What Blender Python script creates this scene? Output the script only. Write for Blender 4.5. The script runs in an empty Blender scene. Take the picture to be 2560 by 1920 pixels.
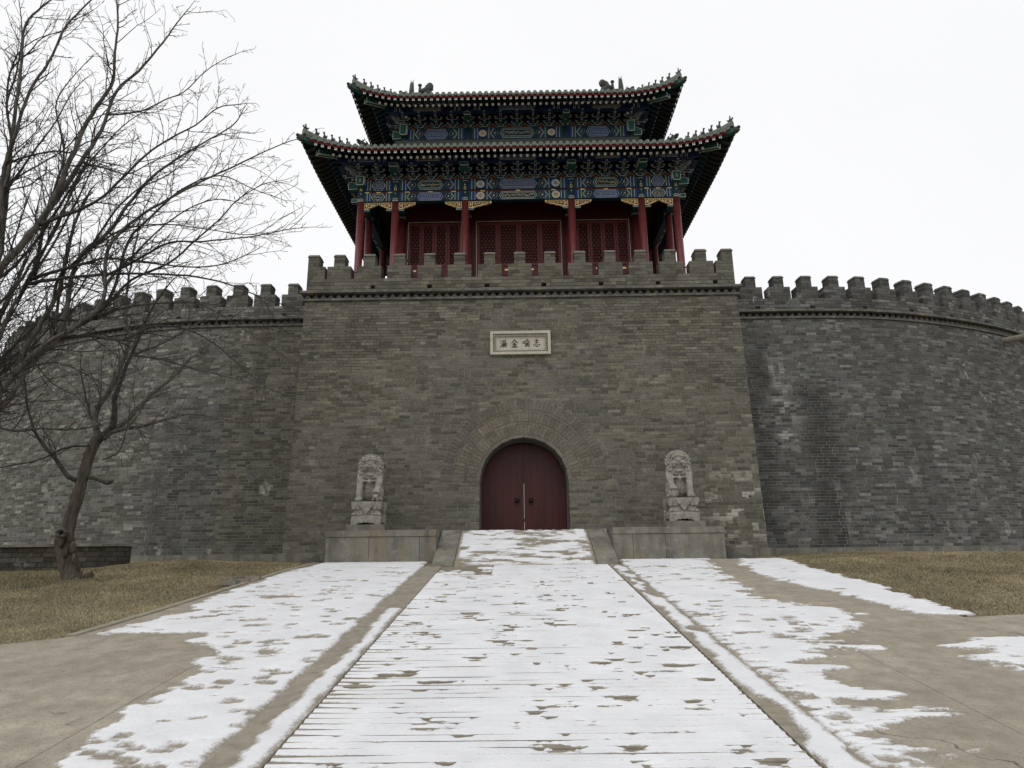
import bpy, math, random
import numpy as np
from mathutils import Matrix, Vector
random.seed(7); RNG = np.random.default_rng(11)
sc = bpy.context.scene
col = sc.collection
R = math.radians

# ------------------------------------------------------------------ camera
CAM = Vector((-0.09, 0.0, 1.634)); F_PX = 1600.0
PITCH, YAW, ROLL = R(14.52), R(0.555), R(0.668)
fwd = Vector((-math.sin(YAW)*math.cos(PITCH), math.cos(YAW)*math.cos(PITCH), math.sin(PITCH)))
_r = Vector((math.cos(YAW), math.sin(YAW), 0)); _u = _r.cross(fwd)
rgt = math.cos(ROLL)*_r - math.sin(ROLL)*_u; upv = math.sin(ROLL)*_r + math.cos(ROLL)*_u
cd = bpy.data.cameras.new('camera'); cam = bpy.data.objects.new('camera', cd); col.objects.link(cam)
cam.matrix_world = Matrix(((rgt.x, upv.x, -fwd.x, CAM.x), (rgt.y, upv.y, -fwd.y, CAM.y), (rgt.z, upv.z, -fwd.z, CAM.z), (0, 0, 0, 1)))
cd.sensor_width = 36; cd.sensor_fit = 'HORIZONTAL'; cd.lens = F_PX/2560*36
cd.clip_start = 0.05; cd.clip_end = 2000
sc.camera = cam

# ------------------------------------------------------------------ world: overcast daylight
SUN_EL, SUN_AZ = R(48), R(215)
w = bpy.data.worlds.new('World'); sc.world = w; w.use_nodes = True
nt = w.node_tree; nt.nodes.clear()
sky = nt.nodes.new('ShaderNodeTexSky'); sky.sky_type = 'NISHITA'; sky.sun_disc = False
sky.sun_elevation = SUN_EL; sky.sun_rotation = SUN_AZ; sky.dust_density = 6; sky.air_density = 1.0
hs = nt.nodes.new('ShaderNodeHueSaturation'); hs.inputs['Saturation'].default_value = 0.10
nt.links.new(sky.outputs[0], hs.inputs['Color'])
mx = nt.nodes.new('ShaderNodeMix'); mx.data_type = 'RGBA'; mx.inputs[0].default_value = 0.86
nt.links.new(hs.outputs[0], mx.inputs[6]); tc = nt.nodes.new('ShaderNodeTexCoord'); cn = nt.nodes.new('ShaderNodeTexNoise'); cn.inputs['Scale'].default_value = 2.2; cn.inputs['Detail'].default_value = 5
nt.links.new(tc.outputs['Generated'], cn.inputs['Vector']); cm = nt.nodes.new('ShaderNodeMix'); cm.data_type = 'RGBA'; nt.links.new(cn.outputs['Fac'], cm.inputs[0])
cm.inputs[6].default_value = (10.1, 10.15, 10.35, 1); cm.inputs[7].default_value = (11.4, 11.42, 11.5, 1); nt.links.new(cm.outputs[2], mx.inputs[7])   # soft cloud layer
bg = nt.nodes.new('ShaderNodeBackground'); bg.inputs['Strength'].default_value = 0.1
nt.links.new(mx.outputs[2], bg.inputs['Color'])
wo = nt.nodes.new('ShaderNodeOutputWorld'); nt.links.new(bg.outputs[0], wo.inputs[0])
sd = bpy.data.lights.new('sun', 'SUN'); sd.energy = 0.5; sd.angle = R(30); sd.color = (1, 0.97, 0.93)
so = bpy.data.objects.new('sun', sd); col.objects.link(so)
so.rotation_euler = Vector((math.sin(SUN_AZ)*math.cos(SUN_EL), math.cos(SUN_AZ)*math.cos(SUN_EL), math.sin(SUN_EL))).to_track_quat('Z', 'Y').to_euler()
sc.view_settings.view_transform = 'Standard'; sc.view_settings.look = 'None'
sc.view_settings.exposure = 0.0; sc.view_settings.gamma = 1.0; sc.view_settings.use_curve_mapping = False
sc.render.engine = 'CYCLES'; sc.cycles.use_denoising = True; sc.cycles.max_bounces = 6

# ------------------------------------------------------------------ helpers
SLOPE = 0.1048
def gz(y): return SLOPE*y if y < 13.3 else 1.394 + 0.004*(y-13.3)
def ray(px, py): return fwd + rgt*((px-1280)/F_PX) + upv*((960-py)/F_PX)
def at(px, py, Y):
    r = ray(px, py); return CAM + r*((Y-CAM.y)/r.y)
def on_ground(px, py):
    r = ray(px, py); t = -CAM.z/(r.z - SLOPE*r.y); return CAM + r*t

def lin(r, g, b):
    return tuple(((c/255+0.055)/1.055)**2.4 if c > 10 else c/255/12.92 for c in (r, g, b))

MATS = {}
def mat(name, color, rough=0.85, noise=0.0, scale=6.0, bump=0.0, bscale=40.0, attr=False, metal=0.0, spec=0.3, color2=None, detail=4.0, stretch=None, extra=None):
    m = bpy.data.materials.new(name); m.use_nodes = True; n = m.node_tree.nodes; l = m.node_tree.links
    p = n['Principled BSDF']; p.inputs['Roughness'].default_value = rough; p.inputs['Metallic'].default_value = metal
    p.inputs['Specular IOR Level'].default_value = spec
    geo = n.new('ShaderNodeNewGeometry'); pos = geo.outputs['Position']
    if stretch:
        mp = n.new('ShaderNodeMapping'); mp.inputs['Scale'].default_value = stretch; l.new(pos, mp.inputs[0]); pos = mp.outputs[0]
    if attr:
        a = n.new('ShaderNodeAttribute'); a.attribute_name = 'Col'; base = a.outputs['Color']
    else:
        rgb = n.new('ShaderNodeRGB'); rgb.outputs[0].default_value = (*color, 1); base = rgb.outputs[0]
    if noise > 0 or color2:
        t = n.new('ShaderNodeTexNoise'); t.inputs['Scale'].default_value = scale; t.inputs['Detail'].default_value = detail; t.inputs['Roughness'].default_value = 0.6
        l.new(pos, t.inputs['Vector'])
        mr = n.new('ShaderNodeMapRange'); l.new(t.outputs['Fac'], mr.inputs[0])
        mr.inputs[1].default_value = 0.3; mr.inputs[2].default_value = 0.7
        mm = n.new('ShaderNodeMix'); mm.data_type = 'RGBA'
        if color2:
            l.new(mr.outputs[0], mm.inputs[0]); l.new(base, mm.inputs[6]); mm.inputs[7].default_value = (*color2, 1)
        else:
            mr.inputs[3].default_value = 1-noise; mr.inputs[4].default_value = 1+noise
            mm.blend_type = 'MULTIPLY'; mm.inputs[0].default_value = 1; mm.clamp_result = False
            l.new(base, mm.inputs[6]); l.new(mr.outputs[0], mm.inputs[7])
        base = mm.outputs[2]
    if extra: base = extra(n, l, base, geo.outputs['Position'])
    l.new(base, p.inputs['Base Color'])
    if bump > 0:
        t2 = n.new('ShaderNodeTexNoise'); t2.inputs['Scale'].default_value = bscale; t2.inputs['Detail'].default_value = 5
        l.new(pos, t2.inputs['Vector'])
        b = n.new('ShaderNodeBump'); b.inputs['Strength'].default_value = bump; b.inputs['Distance'].default_value = 0.02
        l.new(t2.outputs['Fac'], b.inputs['Height']); l.new(b.outputs[0], p.inputs['Normal'])
    MATS[name] = m; return m

def nmask(n, l, pos, scale, lo, hi, stretch=(1, 1, 1), detail=5.0, rough=0.6, off=(0, 0, 0)):
    mp = n.new('ShaderNodeMapping'); mp.inputs['Scale'].default_value = stretch; mp.inputs['Location'].default_value = off; l.new(pos, mp.inputs[0])
    t = n.new('ShaderNodeTexNoise'); t.inputs['Scale'].default_value = scale; t.inputs['Detail'].default_value = detail; t.inputs['Roughness'].default_value = rough
    l.new(mp.outputs[0], t.inputs['Vector'])
    mr = n.new('ShaderNodeMapRange'); mr.inputs[1].default_value = lo; mr.inputs[2].default_value = hi; l.new(t.outputs['Fac'], mr.inputs[0])
    return mr.outputs[0]
def mixc(n, l, fac, a, b, blend='MIX'):
    m = n.new('ShaderNodeMix'); m.data_type = 'RGBA'; m.blend_type = blend
    if isinstance(fac, float): m.inputs[0].default_value = fac
    else: l.new(fac, m.inputs[0])
    for i, v in ((6, a), (7, b)):
        if isinstance(v, tuple): m.inputs[i].default_value = (*v, 1)
        else: l.new(v, m.inputs[i])
    return m.outputs[2]
def mulf(n, l, a, b):
    m = n.new('ShaderNodeMath'); m.operation = 'MULTIPLY'
    for i, v in ((0, a), (1, b)):
        if isinstance(v, float): m.inputs[i].default_value = v
        else: l.new(v, m.inputs[i])
    return m.outputs[0]

class MB:
    def __init__(s): s.v = []; s.f = []; s.m = []; s.c = []
    def add(s, vs, fs, m=0, c=None):
        k = len(s.v); s.v.extend([tuple(q) for q in vs])
        for f in fs: s.f.append([k+i for i in f]); s.m.append(m); s.c.append(c)
    def box(s, x0, x1, y0, y1, z0, z1, m=0, c=None):
        s.add([(x0,y0,z0),(x1,y0,z0),(x1,y1,z0),(x0,y1,z0),(x0,y0,z1),(x1,y0,z1),(x1,y1,z1),(x0,y1,z1)],
              [(3,2,1,0),(4,5,6,7),(0,1,5,4),(1,2,6,5),(2,3,7,6),(3,0,4,7)], m, c)
    def hexa(s, P, m=0, c=None):   # 8 corners ordered as box
        s.add(P, [(3,2,1,0),(4,5,6,7),(0,1,5,4),(1,2,6,5),(2,3,7,6),(3,0,4,7)], m, c)
    def prism(s, pts, y0, y1, m=0, c=None, cap=True, axis='y'):
        # pts: (x,z) polygon, counter-clockwise seen from -y; extruded y0 -> y1
        n = len(pts)
        if axis == 'y': A = [(x, y0, z) for x, z in pts]+[(x, y1, z) for x, z in pts]
        else: A = [(y0, x, z) for x, z in pts]+[(y1, x, z) for x, z in pts]
        fs = [(i+n, (i+1) % n+n, (i+1) % n, i) for i in range(n)]
        fs += [tuple(range(n)), tuple(range(2*n-1, n-1, -1))]
        s.add(A, fs, m, c)
    def face(s, pts, m=0, c=None): s.add(pts, [tuple(range(len(pts)))], m, c)
    def tube(s, pts, rad, n=6, m=0, c=None, cap=True):
        pts = [Vector(p) for p in pts]; L = len(pts)
        if not hasattr(rad, '__len__'): rad = [rad]*L
        V = []; ref = Vector((0.31, 0.83, 0.46)).normalized()
        for i, p in enumerate(pts):
            d = (pts[min(i+1, L-1)] - pts[max(i-1, 0)])
            if d.length < 1e-9: d = Vector((0, 0, 1))
            d.normalize(); a = d.cross(ref)
            if a.length < 0.05: a = d.cross(Vector((1, 0, 0)))
            a.normalize(); b = d.cross(a)
            for k in range(n):
                t = 2*math.pi*k/n; V.append(p + (a*math.cos(t)+b*math.sin(t))*rad[i])
        fs = []
        for i in range(L-1):
            for k in range(n):
                fs.append((i*n+k, i*n+(k+1) % n, (i+1)*n+(k+1) % n, (i+1)*n+k))
        if cap: fs += [tuple(range(n))[::-1], tuple(range((L-1)*n, L*n))]
        s.add(V, fs, m, c)
    def lathe(s, prof, cx, cy, n=12, m=0, c=None):
        V = []; fs = []
        for r, z in prof:
            for k in range(n):
                t = 2*math.pi*k/n; V.append((cx+r*math.cos(t), cy+r*math.sin(t), z))
        for i in range(len(prof)-1):
            for k in range(n): fs.append((i*n+k, i*n+(k+1) % n, (i+1)*n+(k+1) % n, (i+1)*n+k))
        fs += [tuple(range(n))[::-1], tuple(range((len(prof)-1)*n, len(prof)*n))]
        s.add(V, fs, m, c)
    def ball(s, c0, r, n=10, k=7, m=0, rot=None):
        V = []; fs = []; c0 = Vector(c0); r = r if hasattr(r, '__len__') else (r, r, r)
        for i in range(k+1):
            ph = math.pi*i/k
            for j in range(n):
                th = 2*math.pi*j/n
                q = Vector((r[0]*math.sin(ph)*math.cos(th), r[1]*math.sin(ph)*math.sin(th), -r[2]*math.cos(ph)))
                if rot: q = rot @ q
                V.append(c0+q)
        for i in range(k):
            for j in range(n): fs.append((i*n+j, i*n+(j+1) % n, (i+1)*n+(j+1) % n, (i+1)*n+j))
        s.add(V, fs, m)
    def mesh(s, name, mats, smooth=False):
        me = bpy.data.meshes.new(name); me.from_pydata(s.v, [], s.f)
        for q in (mats if isinstance(mats, (list, tuple)) else [mats]): me.materials.append(q if not isinstance(q, str) else MATS[q])
        me.polygons.foreach_set('material_index', s.m)
        if any(c is not None for c in s.c):
            at_ = me.color_attributes.new('Col', 'FLOAT_COLOR', 'CORNER')
            arr = np.ones((len(me.loops), 4), dtype=np.float32); i = 0
            for f, c in zip(s.f, s.c):
                arr[i:i+len(f), :3] = c if c is not None else (1, 1, 1); i += len(f)
            at_.data.foreach_set('color', arr.ravel())
        if smooth: me.polygons.foreach_set('use_smooth', [True]*len(me.polygons))
        me.update(); return me
    def build(s, name, mats, parent=None, smooth=False): return link(name, s.mesh(name, mats, smooth), parent)

def link(name, me, parent=None, M=None):
    o = bpy.data.objects.new(name, me); col.objects.link(o)
    if parent is not None:
        o.parent = parent
        if parent.type == 'EMPTY': o.matrix_parent_inverse = Matrix.Translation(-parent.location)
        else: o.matrix_parent_inverse = Matrix.Identity(4)
    if M is not None: o.matrix_basis = M
    return o
def thing(name, label, cat, loc=(0, 0, 0), group=None):
    o = bpy.data.objects.new(name, None); col.objects.link(o); o.location = loc; o.empty_display_size = 0.2
    return tag(o, label, cat, group)
def tag(o, label, cat, group=None):
    o['label'] = label; o['category'] = cat
    if group: o['group'] = group
    return o
def np_mesh(name, V, Fq, mats, cols=None, smooth=False, tri=False, cover=None):
    me = bpy.data.meshes.new(name); V = np.asarray(V, dtype=np.float32); Fq = np.asarray(Fq, dtype=np.int32); k = Fq.shape[1]
    me.vertices.add(len(V)); me.vertices.foreach_set('co', V.ravel())
    me.loops.add(Fq.size); me.loops.foreach_set('vertex_index', Fq.ravel())
    me.polygons.add(len(Fq)); me.polygons.foreach_set('loop_start', np.arange(0, Fq.size, k, dtype=np.int32))
    try: me.polygons.foreach_set('loop_total', np.full(len(Fq), k, dtype=np.int32))
    except Exception: pass
    for q in (mats if isinstance(mats, (list, tuple)) else [mats]): me.materials.append(MATS[q] if isinstance(q, str) else q)
    if cols is not None:
        a = me.color_attributes.new('Col', 'FLOAT_COLOR', 'CORNER')
        c = np.ones((len(Fq), k, 4), dtype=np.float32); c[:, :, :3] = np.asarray(cols)[:, None, :]
        a.data.foreach_set('color', c.ravel())
    me.polygons.foreach_set('use_smooth', np.full(len(Fq), bool(smooth), dtype=bool))
    if cover is not None:
        a = me.attributes.new('cover', 'FLOAT', 'POINT'); a.data.foreach_set('value', np.asarray(cover, dtype=np.float32))
    me.update(calc_edges=True); me.validate(); return me

_LAT = RNG.random((256, 256))
def vnoise(x, y):
    xi = np.floor(x).astype(int); yi = np.floor(y).astype(int); fx = x-xi; fy = y-yi
    fx = fx*fx*(3-2*fx); fy = fy*fy*(3-2*fy)
    g = lambda a, b: _LAT[a & 255, b & 255]
    return (g(xi, yi)*(1-fx)+g(xi+1, yi)*fx)*(1-fy)+(g(xi, yi+1)*(1-fx)+g(xi+1, yi+1)*fx)*fy
def fbm(x, y, o=4):
    s = 0; a = 0.5; t = 0
    for i in range(o): s = s+a*vnoise(x+17.3*i, y+41.7*i); t += a; a *= 0.5; x = x*2.03; y = y*2.03
    return s/t-0.5

# ------------------------------------------------------------------ materials
def snapped(n, l, pos):
    # follow the brick courses: mottling changes from brick to brick, with a little bleed across
    s = n.new('ShaderNodeVectorMath'); s.operation = 'SNAP'; l.new(pos, s.inputs[0]); s.inputs[1].default_value = (0.145, 0.145, 0.080)
    m = n.new('ShaderNodeMix'); m.data_type = 'VECTOR'; m.inputs[0].default_value = 0.14; l.new(s.outputs[0], m.inputs[4]); l.new(pos, m.inputs[5])
    return m.outputs[1]
def wall_extra(white, streak, base_hi):
    def ex(n, l, base, pos):
        big = nmask(n, l, pos, 0.55, 0.35, 0.68, (1, 1, 0.7))
        base = mixc(n, l, mulf(n, l, big, 0.25), base, (0.075, 0.074, 0.068))
        st = nmask(n, l, pos, 0.9, 0.52, 0.75, (1.3, 1.3, 0.13), off=(3, 1, 0))
        base = mixc(n, l, mulf(n, l, st, streak), base, (0.035, 0.034, 0.032))
        wm = nmask(n, l, pos, 1.3, 0.565, 0.66, (1, 1, 0.6), off=(9, 4, 2), detail=8.0, rough=0.75)
        wf = nmask(n, l, snapped(n, l, pos), 2.7, 0.50, 0.60, (1, 1, 1.4))
        base = mixc(n, l, mulf(n, l, mulf(n, l, wm, wf), white), base, (0.42, 0.41, 0.37))
        return base
    return ex
def gate_extra(n, l, base, pos):
    base = wall_extra(0.35, 0.35, 0)(n, l, base, pos)
    # lime bloom near the lower right corner of the bastion
    vm = n.new('ShaderNodeVectorMath'); vm.operation = 'DISTANCE'; l.new(pos, vm.inputs[0]); vm.inputs[1].default_value = (5.0, 15.0, 2.5)
    mr = n.new('ShaderNodeMapRange'); l.new(vm.outputs['Value'], mr.inputs[0]); mr.inputs[1].default_value = 1.3; mr.inputs[2].default_value = 0.2
    wf = nmask(n, l, snapped(n, l, pos), 2.6, 0.545, 0.575, (1, 1, 1.8), detail=6.0)
    blue = nmask(n, l, snapped(n, l, pos), 0.45, 0.48, 0.66, off=(6, 2, 4)); base = mixc(n, l, mulf(n, l, blue, 0.35), base, (0.098, 0.100, 0.092))
    up = nmask(n, l, snapped(n, l, pos), 1.1, 0.50, 0.62, (.7, .7, 1.3), off=(1, 2, 9)); base = mixc(n, l, mulf(n, l, up, 0.25), base, (0.20, 0.19, 0.155))
    return mixc(n, l, mulf(n, l, mulf(n, l, mr.outputs[0], wf), 0.85), base, (0.46, 0.44, 0.38))
mat('brick_gate', (0.2, 0.18, 0.15), 0.92, 0.28, 14.0, 0.5, 60, attr=True, extra=gate_extra)
def wallR_extra(n, l, base, pos):
    base = wall_extra(0.85, 0.6, 0)(n, l, base, pos)
    sx = n.new('ShaderNodeSeparateXYZ'); l.new(pos, sx.inputs[0])
    nz = n.new('ShaderNodeTexNoise'); nz.inputs['Scale'].default_value = 0.9; nz.inputs['Detail'].default_value = 6; l.new(pos, nz.inputs['Vector'])
    def band(x0, w_, z0, z1):
        m = n.new('ShaderNodeMath'); m.operation = 'MULTIPLY_ADD'; l.new(nz.outputs['Fac'], m.inputs[0]); m.inputs[1].default_value = 1.1; l.new(sx.outputs['X'], m.inputs[2])
        d = n.new('ShaderNodeMath'); d.operation = 'SUBTRACT'; l.new(m.outputs[0], d.inputs[0]); d.inputs[1].default_value = x0+.55
        a = n.new('ShaderNodeMath'); a.operation = 'ABSOLUTE'; l.new(d.outputs[0], a.inputs[0])
        r = n.new('ShaderNodeMapRange'); l.new(a.outputs[0], r.inputs[0]); r.inputs[1].default_value = w_; r.inputs[2].default_value = w_*.25
        za = n.new('ShaderNodeMapRange'); l.new(sx.outputs['Z'], za.inputs[0]); za.inputs[1].default_value = z0; za.inputs[2].default_value = z0+.6
        zb = n.new('ShaderNodeMapRange'); l.new(sx.outputs['Z'], zb.inputs[0]); zb.inputs[1].default_value = z1; zb.inputs[2].default_value = z1-.6
        return mulf(n, l, mulf(n, l, r.outputs[0], za.outputs[0]), zb.outputs[0])
    base = mixc(n, l, mulf(n, l, band(7.95, .55, 1.0, 6.2), 0.72), base, (0.030, 0.030, 0.028))
    base = mixc(n, l, mulf(n, l, band(6.3, .35, 1.5, 7.0), 0.45), base, (0.035, 0.035, 0.033))
    lime = mulf(n, l, band(7.05, .45, 3.6, 7.0), nmask(n, l, snapped(n, l, pos), 2.9, 0.50, 0.62, (1, 1, 1.5), detail=6.0))
    base = mixc(n, l, mulf(n, l, lime, 0.85), base, (0.38, 0.38, 0.35))
    lime = mulf(n, l, band(8.3, .45, 1.0, 3.6), nmask(n, l, snapped(n, l, pos), 2.9, 0.54, 0.62, (1.4, 1, .6), detail=6.0, off=(5, 0, 0)))
    return mixc(n, l, mulf(n, l, lime, 0.5), base, (0.32, 0.32, 0.30))
mat('brick_wall', (0.15, 0.15, 0.14), 0.92, 0.28, 14.0, 0.5, 60, attr=True, extra=wallR_extra)
mat('mortar_gate', (0.225, 0.213, 0.172), 0.95, 0.4, 4.0)
mat('mortar_wall', (0.225, 0.223, 0.21), 0.95, 0.45, 3.0)
def stone_extra(n, l, base, pos):
    s1 = nmask(n, l, pos, 2.4, 0.45, 0.68, (1.4, 1.2, 0.22), off=(2, 7, 1), detail=7.0)
    base = mixc(n, l, mulf(n, l, s1, 0.75), base, (0.075, 0.07, 0.058))
    s2 = nmask(n, l, pos, 2.6, 0.52, 0.68, (1.3, 1.0, 0.3), off=(12, 3, 5))
    base = mixc(n, l, mulf(n, l, s2, 0.6), base, (0.225, 0.185, 0.115))
    s3 = nmask(n, l, pos, 5.0, 0.55, 0.7, (1, 1, 1), off=(3, 3, 3)); return mixc(n, l, mulf(n, l, s3, 0.5), base, (0.28, 0.275, 0.25))
mat('stone', (0.185, 0.178, 0.148), 0.85, 0.25, 5.0, 0.35, 45, extra=stone_extra)
mat('stone_dark', (0.12, 0.12, 0.108), 0.9, 0.3, 5.0, 0.4, 45, extra=stone_extra)
mat('stone_lion', (0.265, 0.255, 0.215), 0.88, 0.32, 9.0, 0.5, 60)
mat('stone_pale', (0.44, 0.42, 0.345), 0.8, 0.14, 7.0, 0.3, 60)
mat('ink', (0.035, 0.03, 0.018), 0.8)
mat('door_red', (0.052, 0.0065, 0.005), 0.42, 0.3, 3.0, 0.12, 90, spec=0.35, stretch=(1, 1, 0.25))
mat('door_and_shade_dark', (0.012, 0.009, 0.008), 0.9)  # dark door timber; also stands for shade in openings
mat('bronze', (0.045, 0.038, 0.026), 0.5, 0.3, 20, metal=0.6)
mat('iron', (0.03, 0.03, 0.032), 0.6)
def conc_extra(n, l, base, pos):
    a = nmask(n, l, pos, 1.1, 0.4, 0.65, (0.5, 1.2, 1), off=(4, 4, 0))
    base = mixc(n, l, mulf(n, l, a, 0.4), base, (0.245, 0.21, 0.16))
    b = nmask(n, l, pos, 45.0, 0.50, 0.72)
    base = mixc(n, l, mulf(n, l, b, 0.5), base, (0.12, 0.108, 0.09))
    v = n.new('ShaderNodeTexVoronoi'); v.feature = 'DISTANCE_TO_EDGE'; v.inputs['Scale'].default_value = 0.33
    nz = n.new('ShaderNodeTexNoise'); nz.inputs['Scale'].default_value = 2.2; nz.inputs['Detail'].default_value = 6; l.new(pos, nz.inputs['Vector'])
    ad = n.new('ShaderNodeVectorMath'); ad.operation = 'MULTIPLY_ADD'; l.new(nz.outputs['Color'], ad.inputs[0]); ad.inputs[1].default_value = (0.8, 0.8, 0); l.new(pos, ad.inputs[2])
    l.new(ad.outputs[0], v.inputs['Vector'])
    mr = n.new('ShaderNodeMapRange'); l.new(v.outputs['Distance'], mr.inputs[0]); mr.inputs[1].default_value = 0.0045; mr.inputs[2].default_value = 0.001
    gate = nmask(n, l, pos, 0.8, 0.5, 0.56, off=(1, 8, 3))
    return mixc(n, l, mulf(n, l, mulf(n, l, mr.outputs[0], gate), 0.7), base, (0.06, 0.055, 0.045))
mat('concrete', (0.345, 0.308, 0.245), 0.92, 0.24, 5.0, 0.6, 70, extra=conc_extra)
mat('concrete_rib', (0.26, 0.232, 0.178), 0.92, 0.2, 9.0, 0.35, 90)
mat('concrete_kerb', (0.27, 0.242, 0.19), 0.92, 0.22, 9.0, 0.35, 90)
def snow_extra(n, l, base, pos):
    # thin dusting: where the cover runs out the concrete grain shows between the flakes
    a = n.new('ShaderNodeAttribute'); a.attribute_name = 'cover'
    g = n.new('ShaderNodeTexNoise'); g.inputs['Scale'].default_value = 34.0; g.inputs['Detail'].default_value = 6; g.inputs['Roughness'].default_value = 0.7; l.new(pos, g.inputs['Vector'])
    s = n.new('ShaderNodeMath'); s.operation = 'MULTIPLY_ADD'; l.new(a.outputs['Fac'], s.inputs[0]); s.inputs[1].default_value = 1.0; s.inputs[2].default_value = 0.0
    d = n.new('ShaderNodeMath'); d.operation = 'SUBTRACT'; l.new(s.outputs[0], d.inputs[0]); l.new(g.outputs['Fac'], d.inputs[1])
    r = n.new('ShaderNodeMapRange'); l.new(d.outputs[0], r.inputs[0]); r.inputs[1].default_value = -0.28; r.inputs[2].default_value = 0.10
    return mixc(n, l, r.outputs[0], (0.27, 0.238, 0.185), base)
mat('snow', (0.71, 0.715, 0.73), 0.75, 0.07, 2.5, 0.35, 38, spec=0.12, extra=snow_extra)
mat('soil', (0.27, 0.225, 0.14), 0.98, 0.35, 7.0, 0.8, 70, color2=(0.17, 0.15, 0.09))
mat('grass_dry', (0.14, 0.11, 0.055), 0.9, 0.35, 1.2, attr=True)
mat('bark', (0.050, 0.046, 0.041), 0.95, 0.45, 18.0, 0.9, 55, stretch=(1, 1, 0.3))
mat('bark_pale', (0.090, 0.083, 0.072), 0.92, 0.55, 16.0, 1.0, 34, stretch=(1, 1, 0.28))
mat('twig', (0.042, 0.037, 0.033), 0.9, 0.35, 8.0)
mat('wood_raw', (0.25, 0.19, 0.12), 0.9, 0.3, 30.0)
# painted timber
mat('column_red', (0.12, 0.024, 0.023), 0.45, 0.2, 6.0, spec=0.4)
mat('lattice_red', (0.098, 0.018, 0.018), 0.55, 0.22, 9.0)
mat('wall_red', (0.05, 0.010, 0.010), 0.6, 0.2, 5.0)
mat('paint_green', (0.013, 0.078, 0.060), 0.65, 0.38, 14.0)
mat('paint_teal', (0.009, 0.034, 0.056), 0.65, 0.4, 16.0)
mat('paint_blue', (0.010, 0.040, 0.215), 0.65, 0.35, 14.0)
mat('paint_navy', (0.008, 0.018, 0.062), 0.6, 0.3, 12.0)
mat('paint_white', (0.50, 0.52, 0.49), 0.7, 0.3, 20.0)
mat('paint_gold', (0.86, 0.68, 0.27), 0.32, 0.2, 30.0, spec=0.6)
mat('paint_cream', (0.55, 0.50, 0.36), 0.6, 0.15, 30.0)
mat('paint_orange', (0.27, 0.075, 0.03), 0.6, 0.25, 20.0)
mat('eave_red', (0.26, 0.022, 0.03), 0.55, 0.2, 9.0)
mat('rafter_brown', (0.013, 0.017, 0.016), 0.6, 0.2, 9.0)
mat('soffit', (0.010, 0.022, 0.021), 0.8, 0.2, 6.0)
mat('roof_tile', (0.115, 0.135, 0.112), 0.6, 0.35, 9.0, 0.3, 40, color2=(0.20, 0.215, 0.185))
mat('roof_tile_end', (0.125, 0.148, 0.122), 0.6, 0.35, 16.0, 0.3, 60)
mat('ridge_tile', (0.042, 0.050, 0.042), 0.6, 0.3, 9.0, 0.3, 40)
mat('ceiling', (0.02, 0.022, 0.02), 0.8)
mat('cornice_shade', (0.05, 0.049, 0.045), 0.95)  # dark colour stands for the shadow band behind the cornice teeth
mat('spout_stone', (0.22, 0.20, 0.165), 0.9, 0.3, 6.0, 0.4, 40)
mat('lattice_bar', (0.115, 0.036, 0.034), 0.6, 0.25, 20.0)
mat('mortar_dark', (0.045, 0.042, 0.036), 0.95, 0.4, 6.0)
mat('bark_trunk', (0.072, 0.061, 0.048), 0.95, 0.6, 16.0, 1.0, 30, stretch=(1, 1, 0.22))
mat('paint_dot', (0.82, 0.83, 0.80), 0.6)

# ================================================================== SETTING: ground and pavements
def structure(o): o['kind'] = 'structure'; return o
def stuff(o): o['kind'] = 'stuff'; return o
xs = sorted(set([-300, -150, -80, -40, -25] + list(np.arange(-16, 16.01, 0.5)) + [25, 40, 80, 150, 300]))
ys = sorted(set([-300, -120, -50, -20, -8] + list(np.arange(-2, 20.01, 0.5)) + [13.3, 30, 60, 120, 300, 600]))
def ground_z(x, y):
    z = gz(max(y, -4.0))
    if 5.2 < abs(x) < 40 and 7.2 < y < 16.5:
        k = min(1, (abs(x)-5.2)/1.5)*min(1, (y-7.2)/1.0)
        z += k*(0.035*math.sin(x*1.1+y*0.7)+0.03)
    return z
V = [(x, y, ground_z(x, y)) for y in ys for x in xs]; nx = len(xs)
Fq = [(j*nx+i, j*nx+i+1, (j+1)*nx+i+1, (j+1)*nx+i) for j in range(len(ys)-1) for i in range(nx-1)]
structure(link('ground', np_mesh('ground', V, Fq, 'soil', smooth=True)))

def sheet(name, poly, h, m, thick=0.05):
    # polygon in plan following the slope, cut in y so it bends with the ground
    b = MB(); n = len(poly)
    top = [(x, y, gz(y)+h) for x, y in poly]; bot = [(x, y, gz(y)+h-thick) for x, y in poly]
    b.face(top); b.add(top+bot, [(i, i+n, (i+1) % n+n, (i+1) % n) for i in range(n)])
    return structure(b.build(name, m))
RW = 1.58                       # half width of the ribbed carriage ramp
LAWN_L = [(-4.15, 13.3), (-4.42, 12.0), (-4.72, 8.6), (-4.9, 7.3), (-5.44, 6.98), (-9, 6.6), (-40, 5.5)]
LAWN_R = [(4.85, 13.3), (4.80, 12.78), (4.88, 10.0), (4.95, 7.78), (5.72, 7.9), (9, 7.6), (40, 6.5)]
JX = 3.02; JY = 7.4       # open joints between the cast bays
sheet('pavement', [(-JX, -4), (-RW-0.36, -4), (-RW-0.36, JY), (-JX, JY)], 0.018, 'concrete')
sheet('pavement', [(-JX, JY+.007), (-RW-0.36, JY+.007), (-RW-0.36, 13.3), (-JX, 13.3)], 0.018, 'concrete')
sheet('pavement', [(-40, -4), (-JX-.007, -4), (-JX-.007, 13.3)] + LAWN_L, 0.018, 'concrete')
sheet('pavement', [(RW+0.27, -4), (JX, -4), (JX, JY), (RW+0.27, JY)], 0.018, 'concrete')
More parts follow.
